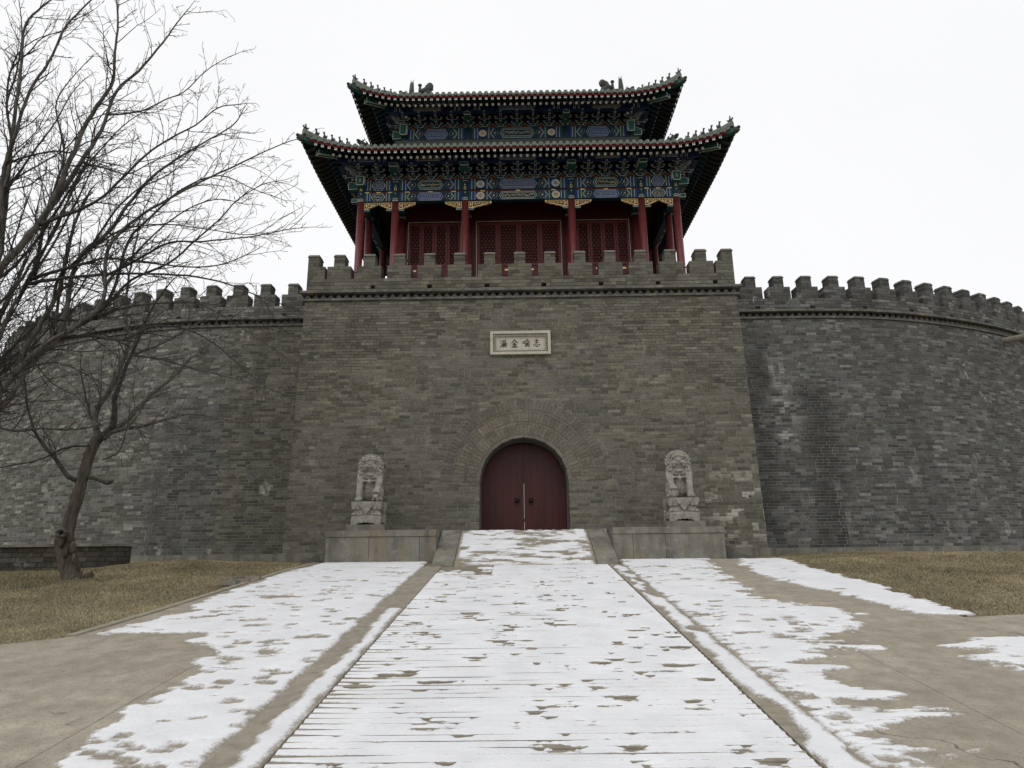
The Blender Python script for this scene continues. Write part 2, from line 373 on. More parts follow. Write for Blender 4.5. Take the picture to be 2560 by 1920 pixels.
sheet('pavement', [(RW+0.27, JY+.007), (JX, JY+.007), (JX, 13.3), (RW+0.27, 13.3)], 0.018, 'concrete')
sheet('pavement', [(JX+.007, -4), (40, -4)] + LAWN_R[::-1] + [(JX+.007, 13.3)], 0.018, 'concrete')
sheet('pavement', [(-RW, 13.3), (-RW, -4), (RW, -4), (RW, 13.3)][::1], 0.004, 'concrete')
# raised margin strips either side of the ramp, laid in lengths with open joints
def strip_path(x0, x1, h, name):
    y = 2.2; b = None; k = 0
    par = structure(MB_strip(x0, x1, 2.2, 2.2+1.9, h).build(name, 'concrete_kerb'))
    y = 2.2+1.9+0.008
    while y < 12.6:
        y1 = min(12.62, y+random.uniform(1.6, 2.1)); MB_strip(x0, x1, y, y1, h+random.uniform(-.003, .003)).build('kerb_slab', 'concrete_kerb', par); y = y1+0.008
def MB_strip(x0, x1, y0, y1, h):
    b = MB(); d = 0.06
    P = [(x, y, SLOPE*y+h-dz) for dz in (d, 0) for x, y in ((x0, y0), (x1, y0), (x1, y1), (x0, y1))]
    b.hexa(P); return b
strip_path(-RW-0.355, -RW-0.004, 0.026, 'kerb_strip'); strip_path(RW+0.004, RW+0.265, 0.026, 'kerb_strip')
# lawn edging kerbs
for nm, pts, s in (('lawn_kerb', LAWN_L[:4], 1),):
    b = MB(); wd = 0.11
    for (xa, ya), (xb, yb) in zip(pts[:-1], pts[1:]):
        b.hexa([(xa, ya, gz(ya)-.03), (xa-s*wd, ya, gz(ya)-.03), (xb-s*wd, yb, gz(yb)-.03), (xb, yb, gz(yb)-.03),
                (xa, ya, gz(ya)+.035), (xa-s*wd, ya, gz(ya)+.035), (xb-s*wd, yb, gz(yb)+.035), (xb, yb, gz(yb)+.035)])
    structure(b.build(nm, 'concrete_kerb'))

# ribbed ramp: saw-tooth treads, one object each
PIT = 0.10; RIB0 = 2.4; NRIB = 102; LIP = 0.018
ramp = MB(); 
def rib_mesh():
    b = MB(); x = RW-0.004
    pr = [(0.0, -0.03), (PIT-0.004, -0.03+SLOPE*PIT), (PIT-0.004, SLOPE*PIT+0.004), (0.004, LIP), (0.0, LIP-0.004)]
    n = len(pr); A = [(-x, y, z) for y, z in pr]+[(x, y, z) for y, z in pr]
    b.add(A, [(i, i+n, (i+1) % n+n, (i+1) % n) for i in range(n)]+[tuple(range(n)), tuple(range(2*n-1, n-1, -1))])
    return b.mesh('ramp_rib', 'concrete_rib')
RIBM = rib_mesh(); ramp_o = None
for k in range(NRIB):
    y = RIB0+k*PIT; M = Matrix.Translation((0, y, SLOPE*y+0.006))
    if k == 0: ramp_o = structure(link('entrance_ramp', RIBM, None, M))
    else:
        o = bpy.data.objects.new('ramp_rib', RIBM); col.objects.link(o); o.parent = ramp_o
        o.matrix_basis = Matrix.Translation((0, k*PIT, SLOPE*k*PIT))

# ================================================================== SNOW
def z3(pts): return [tuple(on_ground(x*.5787, 1340+y*.5787)[:2]) for x, y in pts]
def z4(pts): return [tuple(on_ground(1280+x*.5787, 1340+y*.5787)[:2]) for x, y in pts]
def poly_sd(poly, X, Y):
    P = np.array(poly); d = np.full(X.shape, 1e9); ins = np.zeros(X.shape, bool); n = len(P)
    for i in range(n):
        ax, ay = P[i]; bx, by = P[(i+1) % n]; ex, ey = bx-ax, by-ay
        t = np.clip(((X-ax)*ex+(Y-ay)*ey)/(ex*ex+ey*ey+1e-12), 0, 1)
        d = np.minimum(d, np.hypot(X-ax-t*ex, Y-ay-t*ey))
        c = ((ay > Y) != (by > Y)) & (X < ex*(Y-ay)/(ey if abs(ey) > 1e-12 else 1e-12)+ax); ins ^= c
    return np.where(ins, d, -d)
def spots(F, X, Y, n, x0, x1, y0, y1, r0, r1, ex=1.25, clump=0):
    for i in range(n):
        cx = RNG.uniform(x0, x1); cy = y0+(y1-y0)*RNG.random(); r = RNG.uniform(r0, r1)
        m = (np.abs(X-cx) < r*3) & (np.abs(Y-cy) < r*3)
        if not m.any(): continue
        q = np.hypot((X[m]-cx)/(ex*RNG.uniform(.6, 1.3)), (Y[m]-cy)*RNG.uniform(.9, 1.6)+(X[m]-cx)*RNG.uniform(-.25, .25))-r+fbm(X[m]*16+i, Y[m]*30, 3)*r*2.6
        F[m] = np.minimum(F[m], q)
    return F
def cov(F, X, Y): return np.clip(F/0.10, 0, 1)*0.75+0.25+fbm(X*3.1, Y*5.2, 4)*0.55
def snow_sheet(F, X, Y, base, thick, name):
    T = np.where(F > 0, thick*(1-np.exp(-F/0.035))+0.002, np.maximum(F*0.35, -0.012))
    T = T+np.where(F > 0.03, (fbm(X*9, Y*9, 3))*0.008*np.clip(F/0.1, 0, 1), 0)
    Z = base+T; ny, nx_ = X.shape
    idx = np.arange(ny*nx_).reshape(ny, nx_)
    keep = (F[:-1, :-1] > 0) | (F[1:, :-1] > 0) | (F[:-1, 1:] > 0) | (F[1:, 1:] > 0)
    q = np.stack([idx[:-1, :-1], idx[:-1, 1:], idx[1:, 1:], idx[1:, :-1]], -1)[keep]
    V = np.stack([X, Y, Z], -1).reshape(-1, 3)
    used, inv = np.unique(q, return_inverse=True)
    o = link(name, np_mesh(name, V[used], inv.reshape(-1, 4), 'snow', smooth=True, cover=cov(F, X, Y).ravel()[used])); o['kind'] = 'stuff'
    return o
# -- left apron
PL = z3([(150,1060),(245,1000),(310,940),(400,890),(490,820),(530,770),(620,735),(720,695),(800,640),(870,590),(845,545),(960,535),(950,490),(830,460),(890,440),(850,430),(640,430),(450,426),(560,395),(650,375),(720,352),(870,330),(835,322),(900,285),(1000,245),(1100,212),(1200,172),(1330,140),(1420,118),(1836,118)])
PL = PL + [(-RW-0.37, 12.6), (-RW-0.37, 2.4), PL[0]]
gy = np.concatenate([np.arange(3.0, 7, 0.014), np.arange(7, 13.3, 0.022)]); gx = np.arange(-5.3, -RW-0.355, 0.016)
X, Y = np.meshgrid(gx, gy)
F = poly_sd(PL, X, Y)+fbm(X*2.5, Y*5, 4)*0.24+fbm(X*9, Y*22, 4)*0.15+0.03
F = np.minimum(F, 0.16+fbm(X*4+7, Y*9, 4)*0.55+np.clip(poly_sd(PL, X, Y)-.2, 0, 1)*.25)
F = np.minimum(F, -RW-0.375-X+fbm(Y*3, X*0+2, 3)*0.03)
F = spots(F, X, Y, 330, -4.6, -1.9, 3.2, 12.8, 0.008, 0.034, 2.0)
F = spots(F, X, Y, 16, -4.4, -2.1, 3.2, 12.5, 0.05, 0.10, 2.2)
lk = np.full_like(F, -1.0)
PB = SLOPE*Y+0.018
tag(snow_sheet(F, X, Y, PB, 0.016, 'snow'), 'thin windblown snow on the concrete apron left of the ramp', 'snow')
# -- right apron
PR = z4([(480,100),(830,105),(880,150),(930,190),(960,215),(1020,240),(1000,270),(1290,300),(1450,330),(1500,370),(1520,400),(1380,420),(1260,455),(1500,480),(1400,510),(1260,560),(1390,575),(1400,620),(1500,660),(1660,700),(1480,735),(1600,770),(1950,790),(1800,825),(1640,855),(1490,870),(1680,905),(1750,940),(1810,1000),(1900,1060)])
PR = PR+[(RW+0.26, 2.4), (RW+0.26, 12.6)]
PR2 = z4([(1000,104),(1160,100),(1330,158),(1530,206),(1680,260),(1860,308),(1960,345),(1800,350),(1700,330),(1550,290),(1400,245),(1250,222),(1100,180),(1000,130)])
PR3 = z4([(1890,490),(2000,455),(2260,445),(2260,600),(2080,568),(1940,540),(2120,522),(1990,500)])
PR4 = z4([(1835,965),(1900,955),(1950,968),(1880,975)]); PR5 = z4([(1950,945),(2050,930),(2050,940),(1980,950)])
gx = np.arange(RW+0.255, 6.4, 0.016); PBK = 0.022; X, Y = np.meshgrid(gx, gy)
nz = fbm(X*1.5, Y*9, 4)*0.62+fbm(X*6, Y*26, 4)*0.30
F = poly_sd(PR, X, Y)+nz
F = np.minimum(F, 0.17+fbm(X*4+3, Y*9, 4)*0.55+np.clip(poly_sd(PR, X, Y)-.2, 0, 1)*.25)
F = np.maximum(F, poly_sd(PR2, X, Y)+nz*0.6+0.03); F = np.maximum(F, poly_sd(PR3, X, Y)+nz*0.4+0.02)
F = np.maximum(F, poly_sd(PR4, X, Y)+fbm(X*9, Y*9, 2)*0.05); F = np.maximum(F, poly_sd(PR5, X, Y)+fbm(X*9, Y*9, 2)*0.05)
F = np.minimum(F, X-RW-0.275)
F = spots(F, X, Y, 330, 1.9, 4.6, 3.2, 12.8, 0.008, 0.034, 2.0)
F = spots(F, X, Y, 14, 1.9, 4.0, 3.2, 12.5, 0.05, 0.08, 2.2)
tag(snow_sheet(F, X, Y, SLOPE*Y+0.018, 0.016, 'snow'), 'ragged snow on the concrete apron right of the ramp', 'snow')
# -- margin strips
gy2 = np.arange(2.6, 12.6, 0.02)
X, Y = np.meshgrid(np.arange(-RW-0.36, -RW-0.005, 0.012), gy2)
bare = fbm(Y*1.4, Y*0+3, 3)
F = np.minimum(X+RW+0.20-bare*0.14+fbm(X*8, Y*8, 2)*0.08, -RW-0.018-X+fbm(Y*6, X*0+9, 2)*0.03)
F = np.minimum(F, np.where(Y > 8.6, 0.02-0.16*np.clip((Y-8.6), 0, 1)+fbm(X*3, Y*1.5, 2)*0.35, 1))
tag(snow_sheet(F, X, Y, SLOPE*Y+0.027, 0.010, 'snow'), 'narrow strip of snow on the left margin slabs', 'snow')
X, Y = np.meshgrid(np.arange(RW+0.012, RW+0.27, 0.012), gy2)
F = np.minimum(RW+0.262-X-np.clip(fbm(Y*2.6, Y*0+5, 3)-0.02, 0, 1)*0.7, X-RW-0.02-np.clip(fbm(Y*3.3, Y*0+8, 3)+0.02, 0, 1)*0.30)+fbm(X*8, Y*8, 2)*0.05
tag(snow_sheet(F, X, Y, SLOPE*Y+0.027, 0.010, 'snow'), 'narrow strip of snow on the right margin slabs', 'snow')
# -- on the ribbed ramp: a drift on each tread, the lips blown bare
fr = np.array([0.006, 0.016, 0.032, 0.052, 0.072, 0.090, 0.0965]); gx = np.arange(-RW+0.006, RW-0.004, 0.019)
yy = []; ff = []; kk = []
for k in range(2, NRIB):
    for f in fr: yy.append(RIB0+k*PIT+f); ff.append(f); kk.append(k)
yy = np.array(yy); ff = np.array(ff); kk = np.array(kk)
X, Y = np.meshgrid(gx, yy); FF = np.repeat(ff[:, None], len(gx), 1); KK = np.repeat(kk[:, None], len(gx), 1)
F = np.full(X.shape, 0.08)+fbm(X*4, Y*4, 3)*0.10
F = spots(F, X, Y, 110, -1.5, 1.5, 3.2, 12.4, 0.015, 0.042, 1.8)
F = spots(F, X, Y, 62, -1.3, 1.45, 3.2, 12.4, 0.04, 0.075, 1.5)
band = 0.07*np.clip(fbm(Y*0.9, Y*0+1, 2)+0.12, 0, 1)
F = F-band*np.clip(fbm(X*2.5, Y*2.5, 2)+0.1, 0, 1)*2.5
F = np.minimum(F, 0.10+fbm(X*7, Y*12, 4)*0.34)
lip = 0.002+0.007*(vnoise(X*1.7, KK*5.3)) ** 2 + 0.055*np.clip((-1.12-X)/0.46, 0, 1)**1.3*(0.4+vnoise(X*0+3.1, KK*3.7)) + 0.02*np.clip((X-1.35)/0.2, 0, 1)
F = np.minimum(F, FF-lip)
F = np.where((Y > 11.4) & (X < -0.6), np.minimum(F, 0.02+fbm(X*3, Y*3, 3)*0.4-0.08*(Y-11.4)), F)
base = SLOPE*(RIB0+KK*PIT)+0.006+LIP-0.0005+(FF-0.004)*(SLOPE*PIT+0.004-LIP)/(PIT-0.008)
keepk = KK
pile = np.clip((FF-0.045)/0.05, 0, 1)**1.5*0.0115*np.clip(0.55+1.6*fbm(X*1.3+2, KK*7.7, 3)+0.20*(X+1.2)+0.05*(Y-5), 0, 0.88)
T = np.where(F > 0, np.minimum(0.009*(1-np.exp(-F/0.02))+0.0015+pile*np.clip(F/.02, 0, 1), 0.02), np.maximum(F*0.4, -0.01))
Zs = base+T
ny, nxx = X.shape; idx = np.arange(ny*nxx).reshape(ny, nxx)
kp = ((F[:-1, :-1] > 0) | (F[1:, :-1] > 0) | (F[:-1, 1:] > 0) | (F[1:, 1:] > 0)) & (KK[:-1, :-1] == KK[1:, :-1])
q = np.stack([idx[:-1, :-1], idx[:-1, 1:], idx[1:, 1:], idx[1:, :-1]], -1)[kp]
used, inv = np.unique(q, return_inverse=True)
o = link('snow', np_mesh('snow', np.stack([X, Y, Zs], -1).reshape(-1, 3)[used], inv.reshape(-1, 4), 'snow', smooth=True, cover=(cov(F*2.5, X, Y)+.22).ravel()[used])); stuff(o)
tag(o, 'thin snow lying in rows between the ribs of the ramp', 'snow')

# ================================================================== BRICKWORK
GC = {'gate': (0.138, 0.128, 0.095), 'wall': (0.118, 0.116, 0.107), 'left': (0.150, 0.146, 0.125), 'left_olive': (0.120, 0.112, 0.084), 'left_dark': (0.108, 0.106, 0.095), 'low': (0.082, 0.074, 0.058), 'arch': (0.165, 0.145, 0.104)}
def tones(kind, n=14):
    rr = np.random.default_rng(5); out = []
    for i in range(n):
        f = float(np.exp(rr.normal(0, 0.24 if kind in ('gate', 'arch') else 0.36)))
        if i == 0: f = 0.5
        if i == 1: f = 0.62
        if i == 2: f = 1.75 if kind in ('wall', 'left') else 1.4
        if i == 3: f = 1.45 if kind in ('wall', 'left') else 1.2
        if i == 4: f = 0.7
        h = rr.normal(0, 0.022); b = GC[kind]
        out.append((b[0]*f*(1+h), b[1]*f, b[2]*f*(1-h*1.4)))
    return np.array(out)
TONE = {k: tones(k) for k in GC}
def tone_pick(n, rr):
    w_ = np.array([.05, .07, .05]+[0.83/11]*11); return rr.choice(14, size=n, p=w_)
BRICK_ME = {}
def unit_brick(kind, t):
    key = (kind, t)
    if key not in BRICK_ME:
        b = MB(); e = 0.0
        b.box(-.5, .5, 0, 1, -.5, .5, 0, tuple(TONE[kind][t]))
        BRICK_ME[key] = b.mesh('brick', 'brick_wall' if kind in ('wall', 'low', 'left', 'left_olive', 'left_dark') else 'brick_gate')
    return BRICK_ME[key]
CH = 0.080
def lay(rr, s0, s1, z0, z1, ch=CH, L=0.29, exclude=None, full=0.72):
    out = []; z = z0
    while z < z1-0.01:
        zt = min(z+ch, z1); zc = (z+zt)/2
        spans = [(s0, s1)]
        if exclude:
            hw = exclude(zc)
            if hw: spans = [(s0, hw[0]), (hw[1], s1)]
        for a, b_ in spans:
            s = a; first = True
            while s < b_-1e-3:
                l_ = (L if rr.random() < full else L/2)*rr.uniform(.93, 1.07)
                if first: l_ *= rr.uniform(.35, 1); first = False
                e = min(s+l_, b_)
                if b_-e < 0.06: e = b_
                out.append((s, e, z, zt)); s = e
        z = zt
    return np.array(out)
def frames(kind_map, B):
    """positions of brick centres and frames; kind_map(s,z)-> (P,T,N_out,U)"""
    return [kind_map((b[0]+b[1])/2, (b[2]+b[3])/2) for b in B]
def brick_field(name, B, mp, kind, parent, rr, singles=0, vis=None, depth=0.05, proud=0.0022, joint=0.0105):
    kof = kind if callable(kind) else (lambda p: kind); kind = kof(Vector((-30, 17, 3)))
    n = len(B); tn = tone_pick(n, rr); pr = np.abs(rr.normal(0, proud, n)); P = []; sing = []
    fr_ = frames(mp, B)
    if singles:
        sc_ = []
        for i, b in enumerate(B):
            p = fr_[i][0]; d = (p-CAM).length; a = (b[1]-b[0])*(b[3]-b[2])/d**2
            if vis is not None and not vis(p): a = 0
            sc_.append(a)
        order = np.argsort(sc_)[::-1][:singles]; sing = set(int(i) for i in order if sc_[i] > 0)
    V = []; C = []
    for i, b in enumerate(B):
        p, t, no, u = fr_[i]; hw = (b[1]-b[0]-joint)/2; hh = (b[3]-b[2]-joint)/2
        if i in sing:
            M = Matrix(((t.x*hw*2, -no.x*depth, u.x*hh*2, p.x+no.x*pr[i]), (t.y*hw*2, -no.y*depth, u.y*hh*2, p.y+no.y*pr[i]), (t.z*hw*2, -no.z*depth, u.z*hh*2, p.z+no.z*pr[i]), (0, 0, 0, 1)))
            link('brick', unit_brick(kof(p), int(tn[i])), parent, M); continue
        f = p+no*pr[i]; k = p-no*depth
        for q in (f, k):
            for sx, sz in ((-1, -1), (1, -1), (1, 1), (-1, 1)): V.append(q+t*(sx*hw)+u*(sz*hh))
        C.append(TONE[kof(p)][tn[i]]*rr.uniform(.88, 1.12))
    V = np.array([tuple(v) for v in V]); m = len(C); off = (np.arange(m)*8)[:, None, None]
    fc = np.array([(0, 1, 2, 3), (0, 4, 5, 1), (1, 5, 6, 2), (2, 6, 7, 3), (3, 7, 4, 0)])
    Fq = (fc[None]+off).reshape(-1, 4); cols = np.repeat(np.array(C), 5, 0)
    o = link(name, np_mesh(name, V, Fq, 'brick_wall' if kind in ('wall', 'low', 'left', 'left_olive', 'left_dark') else 'brick_gate', cols), parent); stuff(o)
    return o

# ------------------------------------------------------------------ gate bastion
GY0, GZ0, GZC = 15.0, 1.40, 7.90          # face at the foot, foot height, cornice underside
BAT = 0.40/(GZC-GZ0); HW0, HW1 = 5.52, 5.57
def gy_(z): return GY0+BAT*(z-GZ0)
def gate_map(s, z):
    u = Vector((0, BAT, 1)).normalized(); return Vector((s*(HW0+(HW1-HW0)*(z-GZ0)/(GZC-GZ0))/HW0, gy_(z), z)), Vector((1, 0, 0)), Vector((0, -1, BAT)).normalized(), u
gate = thing('gate_bastion', 'large olive grey brick gate bastion with arched red doors and battlements', 'gate', (0, 15, 1.4))
rr = np.random.default_rng(3)
AX, AZ, AR = 0.02, 3.20, 1.035
def ex_arch(zc):
    if zc < AZ: return (AX-AR, AX+AR)
    d = 1.97**2-(zc-AZ)**2
    return (AX-math.sqrt(d), AX+math.sqrt(d)) if d > 0 else None
B = lay(rr, -HW0, HW0, GZ0+0.22, GZC, exclude=ex_arch)
lion_vis = lambda p: not (p.z < 2.1 and abs(p.x) < 4.05) and not (2.9 < abs(p.x) < 3.9 and p.z < 3.75)
brick_field('brick_courses', B, gate_map, 'gate', gate, rr, 300, lion_vis)
# mortar bed behind the bricks, with the arched opening cut out
b = MB(); seg = 24; dpt = 0.004
def gp(x, z): return (x, gy_(z)+dpt, z)
arch = [(AX-AR-0.02, GZ0), (AX-AR-0.02, AZ)]+[(AX-(AR+0.02)*math.cos(math.pi*i/seg), AZ+(AR+0.02)*math.sin(math.pi*i/seg)) for i in range(1, seg)]+[(AX+AR+0.02, AZ), (AX+AR+0.02, GZ0)]
outl = []
for x, z in arch:                       # radial strips from the arch to the outer rectangle
    if z <= AZ: ox, oz = (-HW0 if x < AX else HW0), z
    else:
        dx, dz = x-AX, z-AZ; t = min((HW0-0)/abs(dx) if abs(dx) > 1e-6 else 1e9, (GZC-AZ)/dz); ox, oz = AX+dx*t, AZ+dz*t
        ox = max(-HW0, min(HW0, ox))
    outl.append((ox, oz))
for i in range(len(arch)-1): b.face([gp(*arch[i]), gp(*outl[i]), gp(*outl[i+1]), gp(*arch[i+1])])
for sx in (-1, 1): b.face([gp(AX+sx*0.6, GZC), gp(sx*HW0, GZC), gp(sx*HW0, AZ+2.0)] if sx < 0 else [gp(sx*HW0, AZ+2.0), gp(sx*HW0, GZC), gp(AX+sx*0.6, GZC)])
b.build('mortar_bed', 'mortar_gate', gate)
# flanks, back and deck of the bastion
b = MB(); yb = 27.0
for sx in (-1, 1):
    x0, x1 = sx*(HW0-0.012), sx*(HW1-0.012)
    b.face([(x0, GY0+.012, GZ0), (x0, yb, GZ0), (x1, yb, GZC), (x1, gy_(GZC)+.012, GZC)])
    b.face([(sx*1.6, yb, GZ0), (x0, yb, GZ0), (x1, yb, GZC), (sx*1.6, yb, GZC)])
b.face([(-1.6, yb, 5.2), (1.6, yb, 5.2), (1.6, yb, GZC), (-1.6, yb, GZC)])
b.build('flank', 'mortar_wall', gate)
b = MB(); b.box(-HW1+.02, HW1-.02, gy_(GZC)+0.05, yb, GZC-0.3, GZC+0.02); b.build('deck', 'stone_dark', gate)
# arch rings of voussoirs
r0 = AR; nb = 0
for kind_, th in (('f', .085), ('v', .235), ('f', .075), ('v', .235), ('f', .075), ('v', .235)):
    r1 = r0+th; n = int(round(math.pi*(r0+r1)/2/(0.092 if kind_ == 'v' else 0.29)))
    for i in range(n):
        a0 = math.pi*i/n; a1 = math.pi*(i+1)/n; g = 0.004/(r0)
        pts = []
        pr_ = 0.008+abs(random.gauss(0, 0.004))
        for dy in (0, 1):
            for a, r_ in ((a0+g, r0+.004), (a1-g, r0+.004), (a1-g, r1-.004), (a0+g, r1-.004)):
                x, z = AX-r_*math.cos(a), AZ+r_*math.sin(a); pts.append((x, gy_(z)-pr_+(0.30 if r0 < 1.1 else 0.07)*dy, z))
        q = MB(); t = int(tone_pick(1, rr)[0]); base = TONE['arch' if r0 < 1.5 else 'gate'][t]
        k = 0.98; base = base*.5+TONE['arch' if r0 < 1.5 else 'gate'].mean(0)*.5
        q.add(pts, [(0, 3, 2, 1), (0, 1, 5, 4), (1, 2, 6, 5), (2, 3, 7, 6), (3, 0, 4, 7)], 0, tuple(base*k*random.uniform(.92, 1.08)))
        q.build('arch_brick', 'brick_gate', gate)
    r0 = r1
# reveal (barrel) and jambs
b = MB(); dep = 1.05
prof = [(AX-AR-.001, GZ0), (AX-AR-.001, AZ)]+[(AX-(AR+.001)*math.cos(math.pi*i/seg), AZ+(AR+.001)*math.sin(math.pi*i/seg)) for i in range(1, seg)]+[(AX+AR+.001, AZ), (AX+AR+.001, GZ0)]
for (xa, za), (xb, zb) in zip(prof[:-1], prof[1:]):
    b.face([(xa, gy_(za)+.03, za), (xb, gy_(zb)+.03, zb), (xb, GY0+dep, zb), (xa, GY0+dep, za)])
b.build('arch_reveal', 'stone_dark', gate)
# wall around the door leaves behind the reveal is the passage itself
b = MB()
for i in range(seg+0):
    pass
for (xa, za), (xb, zb) in zip(prof[:-1], prof[1:]):
    k = 1.16
    f = lambda x, z: (AX+(x-AX)*k, AZ+(z-AZ)*k if z > AZ else z)
    (xc, zc), (xd, zd) = f(xa, za), f(xb, zb)
    b.face([(xc, GY0+dep, zc), (xd, GY0+dep, zd), (xd, yb, zd), (xc, yb, zc)]); b.face([(xa, GY0+dep, za), (xb, GY0+dep, zb), (xd, GY0+dep, zd), (xc, GY0+dep, zc)])
b.build('passage_vault', 'stone_dark', gate)
b = MB(); b.box(-1.6, 1.6, 14.6, yb+3, 1.6, 2.045); b.build('passage_floor', 'stone_dark', gate)
# door leaves
DY = 15.92; DR = AR-0.006; DZ0 = 2.06
for sx in (-1, 1):
    g = 0.0019
    pts = [(AX+sx*g, DZ0), (AX+sx*DR, DZ0), (AX+sx*DR, AZ)]
    pts += [(AX+sx*DR*math.cos(t), AZ+DR*math.sin(t)*0.98) for t in np.linspace(0, math.pi/2, 12)[1:-1]]+[(AX+sx*g, AZ+DR*.98)]
    if sx < 0: pts = pts[::-1]
    b = MB(); b.prism(pts, DY, DY+0.07)
    leaf = b.build('door', 'door_red', gate); leaf['label'] = 'dark red plank door leaf'
    # raised planks
    np_ = 6
    for i in range(np_):
        xa = AX+sx*(g+.004+(DR-g-.008)*i/np_); xb = AX+sx*(g-.004+(DR-g-.008)*(i+1)/np_+.004)
        xm = max(abs(xa-AX), abs(xb-AX)); zt = AZ+math.sqrt(max(DR**2-xm**2, 0.0))*.97-.01
        zt0 = AZ+math.sqrt(max(DR**2-min(abs(xa-AX), abs(xb-AX))**2, 0))*.97-.01
        x0, x1 = min(xa, xb), max(xa, xb); zl, zr = (zt, zt0) if sx < 0 else (zt0, zt)
        q = MB(); q.prism([(x0, DZ0+.005), (x1-.004, DZ0+.005), (x1-.004, zr), (x0, zl)], DY-0.010, DY-.0005); q.build('plank', 'door_red', leaf)
    kx = AX+sx*0.17; kz = 2.78
    q = MB(); q.tube([(kx, DY-.045, kz+.02), (kx, DY-.010, kz+.02)], [.05, .062], 12)
    q.tube([(kx, DY-.075, kz+.03), (kx, DY-.045, kz+.02)], [.025, .045], 10)
    for ex in (-1, 1): q.ball((kx+ex*.035, DY-.05, kz+.065), .018, 6, 5)
    n_ = 14; q.tube([(kx+.052*math.sin(2*math.pi*i/n_), DY-.05, kz-.035-.052*math.cos(2*math.pi*i/n_)) for i in range(n_+1)], .010, 6, cap=False)
    q.build('door_knocker', 'bronze', leaf, True)
b = MB(); b.box(AX-.3, AX+.3, DY+.08, DY+.14, 2.30, 2.37); b.build('door_bar', 'door_and_shade_dark', gate)
b = MB(); b.box(AX-.25, AX+.25, DY+.08, DY+.14, 3.22, 4.2); b.build('door_post', 'door_and_shade_dark', gate)
# stone footing
def footing(path_pts, parent, zb, zt):
    pass
xx = -HW0-.04
while xx < HW0+.03:
    x1 = min(HW0+.04, xx+random.uniform(.7, 1.2))
    if x1 < -1.7 or xx > 1.7 or True:
        b = MB(); b.box(xx+.003, x1-.003, GY0-.045+random.uniform(-.004, .004), GY0+.2, GZ0-.15, GZ0+.215); b.build('footing_stone', 'stone', gate)
    xx = x1
# ---- shared battlement pieces
TOOTH = None
def tooth_mesh():
    b = MB(); h = 0.060; d = 0.096   # brick set cornerwise
    c_ = (0.125, 0.122, 0.108)
    b.add([(0, -d, -h), (d, 0, -h), (0, d, -h), (-d, 0, -h), (0, -d*.34, h), (d*.30, 0, h), (0, d*.6, h), (-d*.30, 0, h)], [(3, 2, 1, 0), (4, 5, 6, 7), (0, 1, 5, 4), (1, 2, 6, 5), (2, 3, 7, 6), (3, 0, 4, 7)], 0, c_)
    return b.mesh('cornice_tooth', 'brick_wall')
TOOTH = tooth_mesh()
def merlon_mesh(kind, left=True, right=True, seed=0):
    """stepped merlon, brick by brick; local origin at base centre of the front face, +y to the back"""
    rr = np.random.default_rng(seed); b = MB(); wl, wt, th = 0.315, 0.148, 0.34; H1, H2 = 0.35, 0.70
    core = 'mortar_gate' if kind == 'gate' else 'mortar_wall'
    xl = -wl if left else -wt; xr = wl if right else wt
    g = .009
    b.box(xl+g, xr-g, g, th-g, 0, H1-g, 1); b.box(-wt+g, wt-g, g, th-g, H1-g, H2-g, 1)
    def rows(x0, x1, z0, z1, nrow, last):
        hh = (z1-z0)/nrow
        for r in range(nrow):
            za, zb = z0+r*hh, z0+(r+1)*hh; s = x0; k = 0
            while s < x1-.01:
                e = s+(0.29 if (k or r % 2) else 0.15)*rr.uniform(.9, 1.1)
                if x1-e < .07: e = x1
                c = tuple(TONE[kind][tone_pick(1, rr)[0]]*rr.uniform(.85, 1.1)*(0.92 if kind == 'gate' else 0.9))
                y0 = rr.uniform(-.003, .004); a_ = .004
                b.box(s+a_, e-a_, y0, th-.001-y0, za+a_, zb-a_*(0.3), 0, c); s = e; k += 1
    rows(xl, xr, 0, H1, 4, False); rows(-wt, wt, H1, H2-.075, 3, True)
    c = tuple(TONE[kind][8]*.8); e = .018
    b.add([(-wt-e, -e, H2-.075), (wt+e, -e, H2-.075), (wt+e, th+e, H2-.075), (-wt-e, th+e, H2-.075), (-wt+.02, .03, H2), (wt-.02, .03, H2), (wt-.02, th-.03, H2), (-wt+.02, th-.03, H2)],
          [(3, 2, 1, 0), (4, 5, 6, 7), (0, 1, 5, 4), (1, 2, 6, 5), (2, 3, 7, 6), (3, 0, 4, 7)], 0, c)
    return b.mesh('merlon', ['brick_gate' if kind == 'gate' else 'brick_wall', core])
MER = {k: [merlon_mesh(k, seed=i) for i in range(4)] for k in ('gate', 'wall', 'left')}
def frame_M(p, t, no): return Matrix(((t.x, -no.x, 0, p.x), (t.y, -no.y, 0, p.y), (0, 0, 1, p.z), (0, 0, 0, 1)))
# gate cornice + parapet
cy = gy_(GZC)
b = MB(); b.box(-HW1-.06, HW1+.06, cy-.055, cy+.3, GZC, GZC+.055); b.build('cornice_ledge', 'stone_dark', gate)
b = MB(); b.box(-HW1-.10, HW1+.10, cy-.13, cy+.3, GZC+.185, GZC+.250); b.build('cornice_ledge', 'stone_dark', gate)
b = MB(); b.box(-HW1-.0, HW1+.0, cy+.09, cy+.3, GZC+.055, GZC+.185); b.build('cornice_back', 'cornice_shade', gate)
nT = 56
for i in range(nT):
    x = -HW1-.02+(2*HW1+.04)*(i+.5)/nT; link('cornice_tooth', TOOTH, gate, Matrix.Translation((x, cy+.012, GZC+.12)))
PB0 = GZC+.250; PB1 = 8.54; pcy = cy+.045
def par_map(s, z): return Vector((s, pcy, z)), Vector((1, 0, 0)), Vector((0, -1, 0)), Vector((0, 0, 1))
